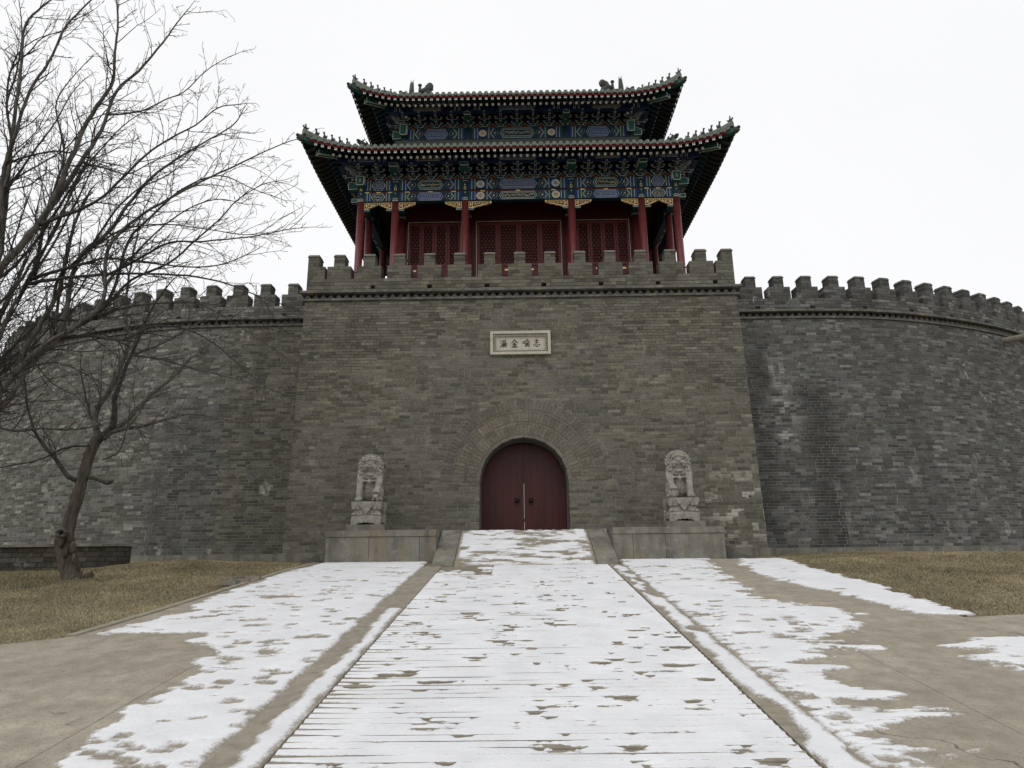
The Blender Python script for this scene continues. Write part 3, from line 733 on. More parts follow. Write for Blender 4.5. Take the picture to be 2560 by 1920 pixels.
HOLES = [-5.0+1.5*i for i in range(8)]; HOLES = [-3.84, -2.36, -.86, .62, 2.1, 3.58, 5.06]
def hole_ok(bk):
    return not (8.25 < (bk[2]+bk[3])/2 < 8.37 and any(abs((bk[0]+bk[1])/2-h) < .001 for h in HOLES))
Bp = []
for bk in lay(rr, -HW1, HW1, PB0, PB1, (PB1-PB0)/4):
    zc = (bk[2]+bk[3])/2
    if 8.24 < zc < 8.36:
        segs = [(bk[0], bk[1])]
        for h in HOLES:
            new = []
            for a, e in segs:
                if e <= h-.06 or a >= h+.06: new.append((a, e)); continue
                if a < h-.06: new.append((a, h-.06))
                if e > h+.06: new.append((h+.06, e))
            segs = new
        Bp += [(a, e, bk[2], bk[3]) for a, e in segs if e-a > .02]
    else: Bp.append(tuple(bk))
brick_field('parapet_courses', np.array(Bp), par_map, 'gate', gate, rr)
b = MB(); edges = [-HW1]+sum([[h-.06, h+.06] for h in HOLES], [])+[HW1]
hz0, hz1 = PB0+(PB1-PB0)/4, PB0+(PB1-PB0)/2
for i in range(0, len(edges), 2): b.box(edges[i]+.004, edges[i+1]-.004 if i else edges[i+1], pcy+.012, pcy+.34, hz0, hz1)
b.box(-HW1+.004, HW1-.004, pcy+.012, pcy+.34, PB0-.02, hz0-.001); b.box(-HW1+.004, HW1-.004, pcy+.012, pcy+.34, hz1+.001, PB1-.006)
b.box(-HW1+.02, HW1-.02, pcy+.345, pcy+.36, PB0, PB1-.02)
b.build('parapet_core', 'mortar_gate', gate)
for k in range(-6, 7):
    x = k*0.79
    link('merlon', MER['gate'][k % 4], gate, Matrix.Translation((x, pcy, PB1)))
el = merlon_mesh('gate', left=False, seed=9); er = merlon_mesh('gate', right=False, seed=10)
link('merlon', el, gate, Matrix.Translation((-HW1+.148, pcy, PB1))); link('merlon', er, gate, Matrix.Translation((HW1-.148, pcy, PB1)))
# rails behind the gate parapet
for sx, xs_ in ((-1, (-5.35, -4.1)), (1, (4.1, 5.35))):
    r_ = MB(); yy_ = pcy+1.0; zt = 9.17
    pts = [(sx*4.0, yy_, zt), (sx*4.9, yy_, zt), (sx*5.15, yy_, zt-.01), (sx*5.25, yy_, zt-.08), (sx*5.28, yy_, zt-.3), (sx*5.28, yy_, 7.92)]
    r_.tube(pts, .016, 6); r_.tube([(sx*4.0, yy_, zt), (sx*4.0, yy_, 7.92)], .016, 6)
    tag(r_.build('iron_railing', 'iron', None, True), 'thin iron rail behind the %s end of the bastion parapet' % ('left' if sx < 0 else 'right'), 'railing')

# ------------------------------------------------------------------ curved city walls
HALF = [(5.2, 17.15), (6.2, 17.145), (7.3, 17.14), (8.2, 17.145), (8.9, 17.16), (9.76, 17.22), (10.56, 17.35), (11.38, 17.57), (12.2, 17.83), (12.95, 18.1), (13.75, 18.42), (14.5, 18.76), (15.3, 19.16), (16.1, 19.62), (17.3, 20.45), (18.6, 21.6), (20, 23.2), (21.4, 25.6), (22.4, 28.6), (22.9, 32.0), (23.0, 36.0)]
HP = np.array(HALF); 
for _ in range(2):
    HPs = HP.copy(); HPs[1:-1] = HP[1:-1]*.5+(HP[:-2]+HP[2:])*.25; HP = HPs
SL = np.concatenate([[0], np.cumsum(np.hypot(*np.diff(HP, axis=0).T))]); STOT = SL[-1]
def path(s, sx):
    x = np.interp(s, SL, HP[:, 0]); y = np.interp(s, SL, HP[:, 1])
    x1 = np.interp(min(s+.15, STOT), SL, HP[:, 0]); y1 = np.interp(min(s+.15, STOT), SL, HP[:, 1]); x0 = np.interp(max(s-.15, 0), SL, HP[:, 0]); y0 = np.interp(max(s-.15, 0), SL, HP[:, 1])
    t = Vector((x1-x0, y1-y0, 0)).normalized(); no = Vector((t.y, -t.x, 0))
    if sx < 0: return Vector((-x, y, 0)), Vector((t.x, -t.y, 0)), Vector((-no.x, no.y, 0))
    return Vector((x, y, 0)), t, no
WB = 0.055; WZ0, WZC = 1.36, 7.87
SEND = 26.0
def city_wall(sx, label):
    def wmap(s, z):
        p, t, no = path(s, sx); o_ = WB*(WZC-z); q = p+no*o_; q.z = z
        return q, t, Vector((no.x, no.y, WB)).normalized(), (Vector((0, 0, 1))-no*WB).normalized()
    def pmap(s, z):
        p, t, no = path(s, sx); p.z = z; return p-no*.0, t, no, Vector((0, 0, 1))
    root = thing('city_wall', label, 'wall', (sx*9, 16.8, 1.4)); rr = np.random.default_rng(20+sx)
    B = lay(rr, 0, SEND, WZ0+.24, WZC); kd = 'wall' if sx > 0 else 'left'; kf = kd if sx > 0 else (lambda p: 'left_olive' if p.x > -8.05-.05*(p.z % .3) else ('left_dark' if p.x > -9.35 and p.z < 5.6 else 'left'))
    vis = (lambda p: p.x > 5.75 and p.x < 13) if sx > 0 else (lambda p: -7.2 < p.x < -5.75 or (p.x > -13 and p.z > 1.9))
    brick_field('brick_courses', B, wmap, kf, root, rr, 300, vis)
    ns = 80; S = np.linspace(0, SEND, ns); bm = MB()
    def strip(mb, z0, z1, o0, o1, mapf):
        for a, c in zip(S[:-1], S[1:]):
            A = mapf(a, z0); Bq = mapf(c, z0); Cq = mapf(c, z1); Dq = mapf(a, z1)
            mb.face([A[0]-A[2]*o0, Bq[0]-Bq[2]*o0, Cq[0]-Cq[2]*o1, Dq[0]-Dq[2]*o1][::sx])
    strip(bm, WZ0, WZC, .004, .004, wmap); bm.build('mortar_bed', 'mortar_wall', root)
    def band(z0, z1, out, back, name, m):
        mb = MB()
        for a, c in zip(S[:-1], S[1:]):
            P = []
            for z in (z0, z1):
                for s_, off in ((a, out), (c, out), (c, -back), (a, -back)):
                    p, t, no = path(s_, sx); q = p+no*off; q.z = z; P.append(q)
            mb.hexa(P)
        return mb.build(name, m, root)
    band(WZC, WZC+.055, .055, .3, 'cornice_ledge', 'stone_dark'); band(WZC+.185, WZC+.25, .13, .3, 'cornice_ledge', 'stone_dark'); band(WZC+.055, WZC+.185, -.09, .3, 'cornice_back', 'cornice_shade')
    s_ = .1
    while s_ < SEND:
        p, t, no = path(s_, sx); p.z = WZC+.12; link('cornice_tooth', TOOTH, root, frame_M(p-no*.012, t, no)); s_ += .2
    q0, q1 = WZC+.25, 8.49
    brick_field('parapet_courses', lay(rr, 0, SEND, q0, q1, (q1-q0)/4), pmap, kd, root, rr)
    band(q0-.01, q1-.006, -.012, .34, 'parapet_core', 'mortar_wall')
    # drain holes: dark boxes on the parapet face, colour standing for shade inside
    for h in np.arange(1.55, SEND, 1.55):
        p, t, no = path(h, sx); p.z = q0+.10; b = MB(); 
        for dz in (0,): b.box(-.06, .06, -.012, .01, -.035, .035)
        link('drain_shade', b.mesh('drain_shade', 'door_and_shade_dark'), root, frame_M(p, t, no))
    s_ = 0.62 if sx > 0 else 0.55
    k = 0
    while s_ < SEND:
        p, t, no = path(s_, sx); p.z = q1; link('merlon', MER[kd][k % 4], root, frame_M(p, t, no)); s_ += .80; k += 1
    # footing slabs
    s_ = 0
    while s_ < SEND:
        e = s_+random.uniform(.8, 1.3); b = MB(); P = []
        for z in (WZ0-.2, WZ0+.235):
            for q, off in ((s_+.004, .06), (e-.004, .06), (e-.004, -.1), (s_+.004, -.1)):
                p, t, no = path(min(q, STOT), sx); v = p+no*(off+WB*(WZC-WZ0)+random.uniform(-.003, .003)); v.z = z; P.append(v)
        b.hexa(P); b.build('footing_stone', 'stone', root); s_ = e
    # walk and back face
    mb = MB()
    for a, c in zip(S[:-1], S[1:]):
        P = []
        for s_, off in ((a, -.3), (c, -.3), (c, -2.6), (a, -2.6)):
            p, t, no = path(s_, sx); v = p+no*off; v.z = WZC; P.append(v)
        mb.face(P); mb.face([P[3], P[2], P[2]-Vector((0, 0, 6.5)), P[3]-Vector((0, 0, 6.5))])
    mb.build('wall_walk', 'stone_dark', root)
    return root
wallR = city_wall(1, 'dark grey curved brick wall right of the bastion with white lime stains')
wallL = city_wall(-1, 'grey curved brick wall left of the bastion behind the bare trees')
for sx in (1, -1):
    r_ = MB(); z_ = 8.66; pts = []; 
    for s_ in np.arange(.2, 11, .4):
        p, t, no = path(s_, sx); v = p-no*1.3; pts.append((v.x, v.y, z_+.11))
    r_.tube(pts, .018, 6)
    for p in pts[::4]: r_.tube([p, (p[0], p[1], 7.87)], .018, 6)
    r_.tube([(x, y, z-.13) for x, y, z in pts], .012, 6)
    tag(r_.build('iron_railing', 'iron', None, True), 'iron handrail seen between the merlons of the %s wall' % ('right' if sx > 0 else 'left'), 'railing')
# stone spout at the right
p, t, no = path(10.35, 1)
tip = at(2530, 848, 18.75); n_ = Vector((0.40, -0.80, -0.06)).normalized(); base = Vector(tip)-n_*.15
b = MB(); b.tube([base-n_*.25, base, base+n_*1.1], [.105, .10, .095], 10); b.tube([base+n_*1.1, base+n_*1.12], [.095, .07], 10)
tag(b.build('stone_spout', 'spout_stone', None), 'pale round stone rain spout sticking out under the right wall cornice', 'spout')

# ------------------------------------------------------------------ terrace either side of the stone slope
PT = 2.05
def terrace(sx, label, joints, cj):
    root = thing('stone_terrace', label, 'terrace', (sx*2.9, 14.2, 1.4))
    J = [1.79]+joints+[4.03]; rnd = random.Random(4+sx)
    for a, c in zip(J[:-1], J[1:]):
        b = MB(); o_ = rnd.uniform(-.004, .004); x0, x1 = sorted((sx*(a+.004), sx*(c-.004))); b.box(x0, x1, 13.3+o_, 13.7, 1.2, 1.918); b.build('face_slab', 'stone', root)
    J = [1.79]+cj+[4.04]
    for i, (a, c) in enumerate(zip(J[:-1], J[1:])):
        b = MB(); o_ = rnd.uniform(-.006, .006); x0, x1 = sorted((sx*(a+.003), sx*(c-.003))); b.box(x0, x1, 13.28+o_, 13.78, 1.924, PT+rnd.uniform(-.004, .004))
        b.build('coping_slab', 'stone', root)
    b = MB(); x0, x1 = sorted((sx*1.80, sx*4.02)); b.box(x0, x1, 13.785, 15.05, 1.2, PT-.012); b.build('paving_bed', 'stone_dark', root)
    b = MB(); x0, x1 = sorted((sx*4.0, sx*4.022)); b.box(x0, x1, 13.705, 13.78, 1.2, 1.92); b.build('side_slab', 'stone', root)
    # sloping cheek stone at the outer end
    b = MB(); A = [(4.03, 1.30), (4.72, 1.30), (4.72, 1.36), (4.03, 1.80)]
    A = [(sx*x, z) for x, z in A]; A = A if sx > 0 else A[::-1]
    b.prism(A, 13.85, 14.35); b.build('cheek_stone', 'stone_dark', root)
    b = MB(); A = [(4.03, 1.30), (5.3, 1.30), (5.3, 1.36), (4.03, 1.66)]
    A = [(sx*x, z) for x, z in A]; A = A if sx > 0 else A[::-1]
    b.prism(A, 14.36, 14.92); b.build('cheek_stone', 'stone_dark', root)
    return root
terrace(-1, 'grey stone slab terrace carrying the left lion', [2.126, 3.152], [2.888])
terrace(1, 'grey stone slab terrace carrying the right lion', [2.178, 2.835], [3.174])
# stone slope up to the doors
sl = thing('stone_slope', 'snow dusted stone slope with broad side slabs below the red doors', 'ramp', (0, 13.4, 1.35))
YA, YB_ = 12.62, 14.32; ZA = SLOPE*YA+.02; ZB = PT
def slope_slab(x0, x1, t0, t1, h, name, m='stone'):
    b = MB(); P = []
    for dz in (-.25, h):
        for x, t in ((x0, t0), (x1, t0), (x1, t1), (x0, t1)): P.append((x, YA+(YB_-YA)*t, ZA+(ZB-ZA)*t+dz))
    b.hexa(P); return b.build(name, m, sl)
for sx in (-1, 1):
    x0, x1 = sorted((sx*1.375, sx*1.785)); tj = (0, .55, 1) if sx > 0 else (0, .72, 1)
    for a, c in zip(tj[:-1], tj[1:]): slope_slab(x0, x1, a+.002, c-.002, .012, 'side_slab')
for r in range(7):
    xj = [-1.368]+sorted(random.uniform(-1, 1) for _ in range(2))+[1.368]
    for a, c in zip(xj[:-1], xj[1:]): slope_slab(a+.002, c-.002, r/7+.001, (r+1)/7-.001, random.uniform(-.012, -.004), 'slope_stone', 'concrete_rib')
b = MB(); b.box(-1.79, 1.79, YB_, 15.06, 1.3, PT-.006); b.build('landing', 'stone', sl)
X, T_ = np.meshgrid(np.arange(-1.36, 1.361, .016), np.linspace(0.0, 1.0, 150))
F = .05+fbm(X*2.2+4, T_*14, 4)*.42+fbm(X*8, T_*40, 3)*.12-np.clip((-X-.55)/.8, 0, 1)*np.clip(.75-T_, 0, 1)*.12
F = np.minimum(F, 1.33-np.abs(X)+fbm(T_*6, X*0, 2)*.04)
F = np.minimum(F, T_*.4+.02)
Yg = YA+(YB_-YA)*T_
o = snow_sheet(F, X, Yg, ZA+(ZB-ZA)*T_-.004, .012, 'snow'); tag(o, 'thin patchy snow on the stone slope below the doors', 'snow')

# ================================================================== PAVILION
pav = thing('gate_pavilion', 'two tiered painted timber gate pavilion with red columns on the bastion', 'pavilion', (0, 21.9, 7.92))
YC = 21.9; CX = [-5.07, -3.957, -1.71, 1.71, 3.957, 5.07]; CYS = [18.5, 19.6, 21.9, 24.2, 25.3]
PM = ['paint_navy', 'paint_white', 'paint_green', 'paint_blue', 'paint_gold', 'paint_teal', 'paint_cream', 'paint_orange', 'lattice_red', 'column_red']
NAVY, WHITE, GREEN, BLUE, GOLD, TEAL, CREAM, ORANGE, LRED, RED = range(10)
b = MB(); b.box(-5.6, 5.6, 17.95, 25.9, 7.921, 8.12); b.build('floor_slab', 'stone', pav)
def column(x, y, r=.122, zt=12.54, zp=13.29):
    b = MB(); b.lathe([(r*1.5, 8.12), (r*1.5, 8.2), (r*1.1, 8.26)], x, y, 12, 1); b.lathe([(r*1.03, 8.26), (r, 9.5), (r*.985, zt)], x, y, 14, 0)
    o = b.build('column', ['column_red', 'stone'], pav, True)
    q = MB(); rr_ = r*1.0; PM_ = PM
    q.lathe([(rr_+.002, zt), (rr_+.002, zp)], x, y, 14, TEAL)
    for z0, z1, m, e in ((zt-.005, zt+.018, WHITE, .006), (zt+.018, zt+.06, GREEN, .005), (zt+.06, zt+.078, WHITE, .006), (zp-.08, zp-.065, WHITE, .005)):
        q.lathe([(rr_+e, z0), (rr_+e, z1)], x, y, 14, m)
    f = y-rr_-.008
    for zc, s_ in ((zp-.22, .024), (zp-.50, .02)): q.prism([(x-s_, zc), (x, zc-s_*1.3), (x+s_, zc), (x, zc+s_*1.3)], f, f+.02, CREAM)
    zc = zp-.335
    for (a, c, d, e) in ((-.035, -.022, -.05, .05), (.022, .035, -.05, .05), (-.022, .022, -.05, -.035), (-.022, .012, .035, .05)): q.box(x+a, x+c, f, f+.02, zc+d, zc+e, GOLD)
    q.build('painted_collar', PM_, o)
    return o
for x in CX: column(x, CYS[0])
for sx in (-1, 1):
    for y in CYS[1:]: column(sx*5.07, y)
for x in CX[1:5]: column(x, CYS[4]); column(x, 19.6, .13)
for x in (-3.957, 3.957): column(x, 24.2, .13)

def seg2(q, a, c, w_, y, m):
    (x0, z0), (x1, z1) = a, c; d = math.hypot(x1-x0, z1-z0); nx_, nz_ = -(z1-z0)/d*w_/2, (x1-x0)/d*w_/2
    q.face([(x0-nx_, y, z0-nz_), (x1-nx_, y, z1-nz_), (x1+nx_, y, z1+nz_), (x0+nx_, y, z0+nz_)], m)
def paint_beam(x0, x1, z0, z1, y, scheme, med=False):
    """front face decoration: thin raised polygons on the beam face (facing -y)"""
    q = MB(); L = x1-x0; H = z1-z0; cx = (x0+x1)/2; cz = (z0+z1)/2; A, Bc = (GREEN, BLUE) if scheme else (BLUE, GREEN)
    q.face([(x0, y, z0), (x1, y, z0), (x1, y, z1), (x0, y, z1)], TEAL)
    rc = lambda a, c, d, e, yy, m: q.face([(a, yy, d), (c, yy, d), (c, yy, e), (a, yy, e)], m)
    y1, y2, y3, y4 = y-.003, y-.006, y-.009, y-.012
    bw = .075 if L > 1.5 else .06
    for s in (-1, 1):
        e = x0 if s < 0 else x1
        def R_(d0, d1, m, yy):
            a, c = sorted((e-s*d0, e-s*d1)); rc(a, c, z0+.004, z1-.004, yy, m)
        k = .015; R_(k, k+bw, A, y1); R_(k+bw, k+bw+.016, WHITE, y2); R_(k+bw+.03, k+bw*2+.03, Bc, y1); R_(k+bw*2+.03, k+bw*2+.046, WHITE, y2); k2 = k+bw*2+.06
        if med:
            mw = .30; R_(k2, k2+mw, NAVY, y1)
            c0 = e-s*(k2+mw/2); n = 18
            q.face([(c0+.135*math.cos(2*math.pi*i/n), y2, cz+.135*math.sin(2*math.pi*i/n)) for i in range(n)], WHITE)
            q.face([(c0+.11*math.cos(2*math.pi*i/n), y3, cz+.11*math.sin(2*math.pi*i/n)) for i in range(n)], WHITE if scheme == 0 else CREAM)
            for i in range(6):
                t = i*1.05; seg2(q, (c0+.02*math.cos(t), cz+.02*math.sin(t)), (c0+.08*math.cos(t+.5), cz+.08*math.sin(t+.5)), .022, y4, NAVY if scheme == 0 else ORANGE)
            R_(k2+mw, k2+mw+.06, A, y1); R_(k2+mw+.06, k2+mw+.075, WHITE, y2); k2 += mw+.09
        # chevron
        for dd, m, ww in ((0.0, WHITE, .018), (.05, GREEN if scheme == 0 else BLUE, .03)):
            xa = e-s*(k2+.02+dd); xb = e-s*(k2+.02+dd+H*.33)
            seg2(q, (xb, z1-.01), (xa, cz), ww, y2, m); seg2(q, (xa, cz), (xb, z0+.01), ww, y2, m)
        inner = k2
    hw = min(L*.5-inner-.10, L*.165) if L > 1.5 else L*.15
    for hh_, ex, m, yy in ((H*.46, .085, WHITE, y1), (H*.46-.014, .071, A, y2), (H*.32, .02, WHITE, y3), (H*.32-.014, .006, [BLUE, TEAL][scheme], y4)):
        w_ = hw+ex; t = hh_*.55
        q.face([(cx-w_-t*.0, yy, cz), (cx-w_+t, yy, cz-hh_), (cx+w_-t, yy, cz-hh_), (cx+w_, yy, cz), (cx+w_-t, yy, cz+hh_), (cx-w_+t, yy, cz+hh_)], m)
    rnd = random.Random(int(x0*100)+scheme); y5 = y-.015; m = GOLD if scheme else GREEN
    n = int(hw*2/.022)
    for i in range(n):
        xa = cx-hw+.03+(2*hw-.06)*i/max(n, 1); zz = H*.22
        if scheme:
            ph = rnd.uniform(0, 6.28); zq = cz+rnd.uniform(-.6, .6)*zz; lq = rnd.uniform(.012, .028)
            seg2(q, (xa-lq*math.cos(ph), zq-lq*math.sin(ph)), (xa+lq*math.cos(ph), zq+lq*math.sin(ph)), rnd.uniform(.008, .015), y5-.0004*(i % 5), GOLD if rnd.random() < .75 else CREAM)
        else:
            seg2(q, (xa, cz-zz), (xa+.022, cz+zz), .0045, y5, WHITE if i % 2 else GREEN); seg2(q, (xa, cz+zz), (xa+.022, cz-zz), .0045, y5-.001, WHITE if i % 3 else GREEN)
    # rosettes between chevron and cartouche
    for s in (-1, 1):
        xr = cx+s*(hw+.10+(L/2-inner-hw-.10)/2*0.9)
        if L/2-inner-hw > .2:
            q.face([(xr+.026*math.cos(i*math.pi/4), y4, cz+.026*math.sin(i*math.pi/4)) for i in range(8)], CREAM if scheme == 0 else GOLD)
            for i in range(9):
                t = i*.698; r_ = .085+.02*(i % 2); xq, zq = xr+r_*1.25*math.cos(t), cz+r_*math.sin(t)*.95
                if abs(zq-cz) < H/2-.02: q.face([(xq-.010, y4, zq-.010), (xq+.010, y4, zq-.010), (xq+.010, y4, zq+.010), (xq-.010, y4, zq+.010)], WHITE)
    return q
def bay_beams(bounds, y, zz, med_bay, hook=None, k0=0):
    z0, z1, z2, z3_ = zz
    for i, (a, c) in enumerate(zip(bounds[:-1], bounds[1:])):
        for j, (za, zb) in enumerate(((z2, z3_), (z0, z1))):
            if zb-za < .05: continue
            b = MB(); b.box(a, c, y-.085, y+.085, za, zb); o = b.build('beam', 'paint_teal', pav)
            paint_beam(a+.12, c-.12, za+.008, zb-.008, y-.088, (i+j+k0) % 2, med=(i == med_bay)).build('painted_panel', PM, o)
        if z2-z1 > .02:
            b = MB(); b.box(a, c, y-.05, y+.05, z1, z2); o = b.build('beam_board', 'lattice_red', pav)
            q = MB(); n = 3
            for k in range(n):
                xk = a+(c-a)*(k+.5)/n; q.box(xk-.07, xk+.07, y-.056, y-.05, z1+.015, z2-.015)
            q.build('gilt_mark', 'paint_gold', o)
bay_beams(CX, 18.5, (12.525, 12.84, 12.905, 13.29), 2)
# side and back tie beams, plain with end bands
def side_beam(x, y0, y1, z0, z1, m='paint_teal'):
    b = MB(); b.box(x-.085, x+.085, y0, y1, z0, z1)
    o = b.build('beam', m, pav); q = MB()
    for s in (-1, 1):
        f = x+s*.088
        for a, w_, mm in ((.14, .06, BLUE), (.21, .012, WHITE), (.25, .06, GREEN), (.32, .012, WHITE)):
            for yy in (y0+a, y1-a-w_): q.box(min(f, f-s*.004), max(f, f-s*.004), yy, yy+w_, z0+.01, z1-.01, mm)
        yc_ = (y0+y1)/2; q.box(min(f, f-s*.004), max(f, f-s*.004), yc_-.2, yc_+.2, z0+.06, z1-.06, WHITE); q.box(min(f+s*.002, f-s*.002), max(f+s*.002, f-s*.002), yc_-.18, yc_+.18, z0+.075, z1-.075, BLUE)
    q.build('painted_panel', PM, o)
for sx in (-1, 1):
    for a, c in zip(CYS[:-1], CYS[1:]):
        side_beam(sx*5.07, a, c, 12.525, 12.84); side_beam(sx*5.07, a, c, 12.905, 13.29)
    side_beam(sx*3.957, 18.58, 19.6, 12.6, 12.9)
for x in (-1.71, 1.71): side_beam(x, 18.58, 19.6, 12.6, 12.9)
b = MB(); b.box(-5.07, 5.07, 25.22, 25.38, 12.525, 13.29); b.build('beam', 'paint_teal', pav)
# carved corbels below the beams
def brace(x, s, L, full=False):
    q = MB(); y = 18.5; d = .035; x = x+s*.115; zt = 12.515
    H = .235
    prof = [(0, 0), (L, 0), (L*.97, -.07), (L*.86, -.075), (L*.78, -.11), (L*.62, -.125), (L*.5, -.165), (L*.36, -.175), (L*.2, -.225), (0, -.235)]
    P = [(x+s*a, zt+c) for a, c in prof]; P = P if s < 0 else P[::-1]
    q.prism(P, y-d, y+d, GOLD)
    ins = [(.018, -.018), (.108, -.018), (.108, -.20), (.018, -.212)]; P = [(x+s*a, zt+c) for a, c in ins]
    q.face([(a, y-d-.003, c) for a, c in (P if s < 0 else P[::-1])], LRED)
    P = [(x+s*.05, zt-.05), (x+s*.08, zt-.05), (x+s*.08, zt-.16), (x+s*.05, zt-.16)]; q.face([(a, y-d-.006, c) for a, c in (P if s < 0 else P[::-1])], GOLD)
    ins = [(.128, -.018), (L*.94, -.018), (L*.92, -.055), (L*.80, -.085), (L*.60, -.105), (L*.47, -.145), (L*.34, -.155), (.128, -.208)]
    P = [(x+s*a, zt+c) for a, c in ins]; q.face([(a, y-d-.003, c) for a, c in (P if s < 0 else P[::-1])], LRED)
    n = max(3, int(L/.09))
    for i in range(n):
        t = .15+(L*.85-.15)*i/n; hz = -.03-.10*(1-t/L); seg2(q, (x+s*t, zt-.03), (x+s*(t+.05), zt+hz-.02), .014, y-d-.006, GOLD); seg2(q, (x+s*(t+.05), zt+hz-.02), (x+s*(t+.09), zt-.045), .012, y-d-.006, GREEN if i % 2 else GOLD)
    o = q.build('corbel', PM, pav)
    h = MB(); h.box(min(x, x+s*.17), max(x, x+s*.17), y-.05, y+.05, zt-.300, zt-.238, GREEN); f = y-.053
    for a, c, e, g in ((0, .17, -.300, -.288), (0, .17, -.250, -.238), (.155, .17, -.3, -.238)): h.box(min(x+s*a, x+s*c), max(x+s*a, x+s*c), f, f+.003, zt+e, zt+g, WHITE)
    h.build('corbel_arm', PM, o)
for i, x in enumerate(CX):
    if i > 0: brace(x, -1, [.43, .43, .53, .75, .53, .43][i] if i != 3 else .74)
    if i < 5: brace(x, 1, .43 if i in (0, 4) else (.53 if i in (1, 3) else .74))

# ---- bracket sets
def obox(q, x0, x1, y0, y1, z0, z1, m, e=.012):
    q.box(x0, x1, y0, y1, z0, z1, WHITE)
    q.face([(x0+e, y0-.003, z0+e), (x1-e, y0-.003, z0+e), (x1-e, y0-.003, z1-e), (x0+e, y0-.003, z1-e)], m)
    q.face([(x0+e*.6, y0+e, z0-.003), (x0+e*.6, y1-e, z0-.003), (x1-e*.6, y1-e, z0-.003), (x1-e*.6, y0+e, z0-.003)], m)
    for xf, sg in ((x0-.003, 1), (x1+.003, -1)): q.face([(xf, y0+e, z0+e), (xf, y0+e, z1-e), (xf, y1-e, z1-e), (xf, y1-e, z0+e)][::sg], m)
def oprism(q, pts, y0, y1, m, e=.012):
    q.prism(pts, y0, y1, WHITE); cx = sum(p[0] for p in pts)/len(pts); cz = sum(p[1] for p in pts)/len(pts)
    P = []
    for x, z in pts:
        d = math.hypot(x-cx, z-cz); k = max(0, 1-e*1.5/d); P.append((cx+(x-cx)*k, y0-.003, cz+(z-cz)*k))
    q.face(P, m)
    n = len(pts)
    for i in range(n):     # coloured undersides
        (xa, za), (xb, zb) = pts[i], pts[(i+1) % n]
        if xb > xa:
            k = .003; q.face([(xa, y0+e, za-k), (xa, y1, za-k), (xb, y1, zb-k), (xb, y0+e, zb-k)], m)
def bracket_mesh(mA, mB):
    q = MB()   # local: wall plane y=0, outwards -y, z from 0
    oprism(q, [(-.075, 0), (.075, 0), (.11, .05), (.11, .09), (-.11, .09), (-.11, .05)], -.12, .1, mA)
    for (yy, z, hw, m) in ((-.07, .095, .20, mB), (-.26, .175, .215, mA), (-.45, .265, .19, mB)):
        oprism(q, [(-hw*.62, z), (hw*.62, z), (hw*.9, z+.035), (hw, z+.075), (-hw, z+.075), (-hw*.9, z+.035)], yy-.04, yy+.04, m)
        for xk in (-hw+.035, 0, hw-.035): oprism(q, [(xk-.028, z+.078), (xk+.028, z+.078), (xk+.042, z+.10), (xk+.042, z+.118), (xk-.042, z+.118), (xk-.042, z+.10)], yy-.05, yy+.05, mA if m == mB else mB, .009)
    for (yo, z, m) in ((-.36, .095, mA), (-.58, .185, mB), (-.66, .27, mA)):
        # out-reaching arm with drooping beak
        q.add([(-.032, yo, z-.035), (.032, yo, z-.035), (.032, .1, z+.0), (-.032, .1, z+.0), (-.032, yo+.05, z+.07), (.032, yo+.05, z+.07), (.032, .1, z+.075), (-.032, .1, z+.075)], [(3, 2, 1, 0), (4, 5, 6, 7), (0, 1, 5, 4), (1, 2, 6, 5), (2, 3, 7, 6), (3, 0, 4, 7)], WHITE)
        q.face([(-.022, yo-.003, z-.02), (.022, yo-.003, z-.02), (.022, yo+.042, z+.058), (-.022, yo+.042, z+.058)], m)
        q.face([(-.024, yo+.03, z-.035), (-.024, 0, z-.006), (.024, 0, z-.006), (.024, yo+.03, z-.035)], m)
        for xf, sg in ((-.035, 1), (.035, -1)): q.face([(xf, yo+.03, z-.02), (xf, yo+.06, z+.055), (xf, .08, z+.06), (xf, .08, z+.01)][::sg], m)
    return q.mesh('bracket_set', PM)
BR = [bracket_mesh(TEAL, NAVY), bracket_mesh(NAVY, GREEN)]
def flame_mesh():
    q = MB()
    def tri(w_, h, yy, m): q.face([(-w_, yy, 0), (w_, yy, 0), (w_*.75, yy, h*.4), (w_*.25, yy, h*.72), (0, yy, h), (-w_*.25, yy, h*.72), (-w_*.75, yy, h*.4)], m)
    q.prism([(-.19, -.01), (.19, -.01), (.19, .40), (-.19, .40)], 0, .03, NAVY)
    tri(.17, .27, -.003, GREEN); tri(.145, .225, -.006, CREAM); tri(.13, .20, -.009, LRED); tri(.075, .12, -.012, ORANGE)
    return q.mesh('bracket_board', PM)
FL = flame_mesh()
def bracket_row(xa, xb, y, z, n, rotz, cols_x):
    """row along local x on plane y; rotz turns it around the pavilion centre"""
    Rm = Matrix.Translation((0, YC, 0)) @ Matrix.Rotation(rotz, 4, 'Z') @ Matrix.Translation((0, -YC, 0))
    for i in range(n+1):
        x = xa+(xb-xa)*i/n
        link('bracket_set', BR[i % 2], pav, Rm @ Matrix.Translation((x, y, z)))
        if i < n: link('bracket_board', FL, pav, Rm @ Matrix.Translation((x+(xb-xa)/n/2, y+.02, z)) @ Matrix.Diagonal(((xb-xa)/n/.42, 1, 1, 1)))
bracket_row(-5.07, 5.07, 18.5, 13.295, 18, 0, None)
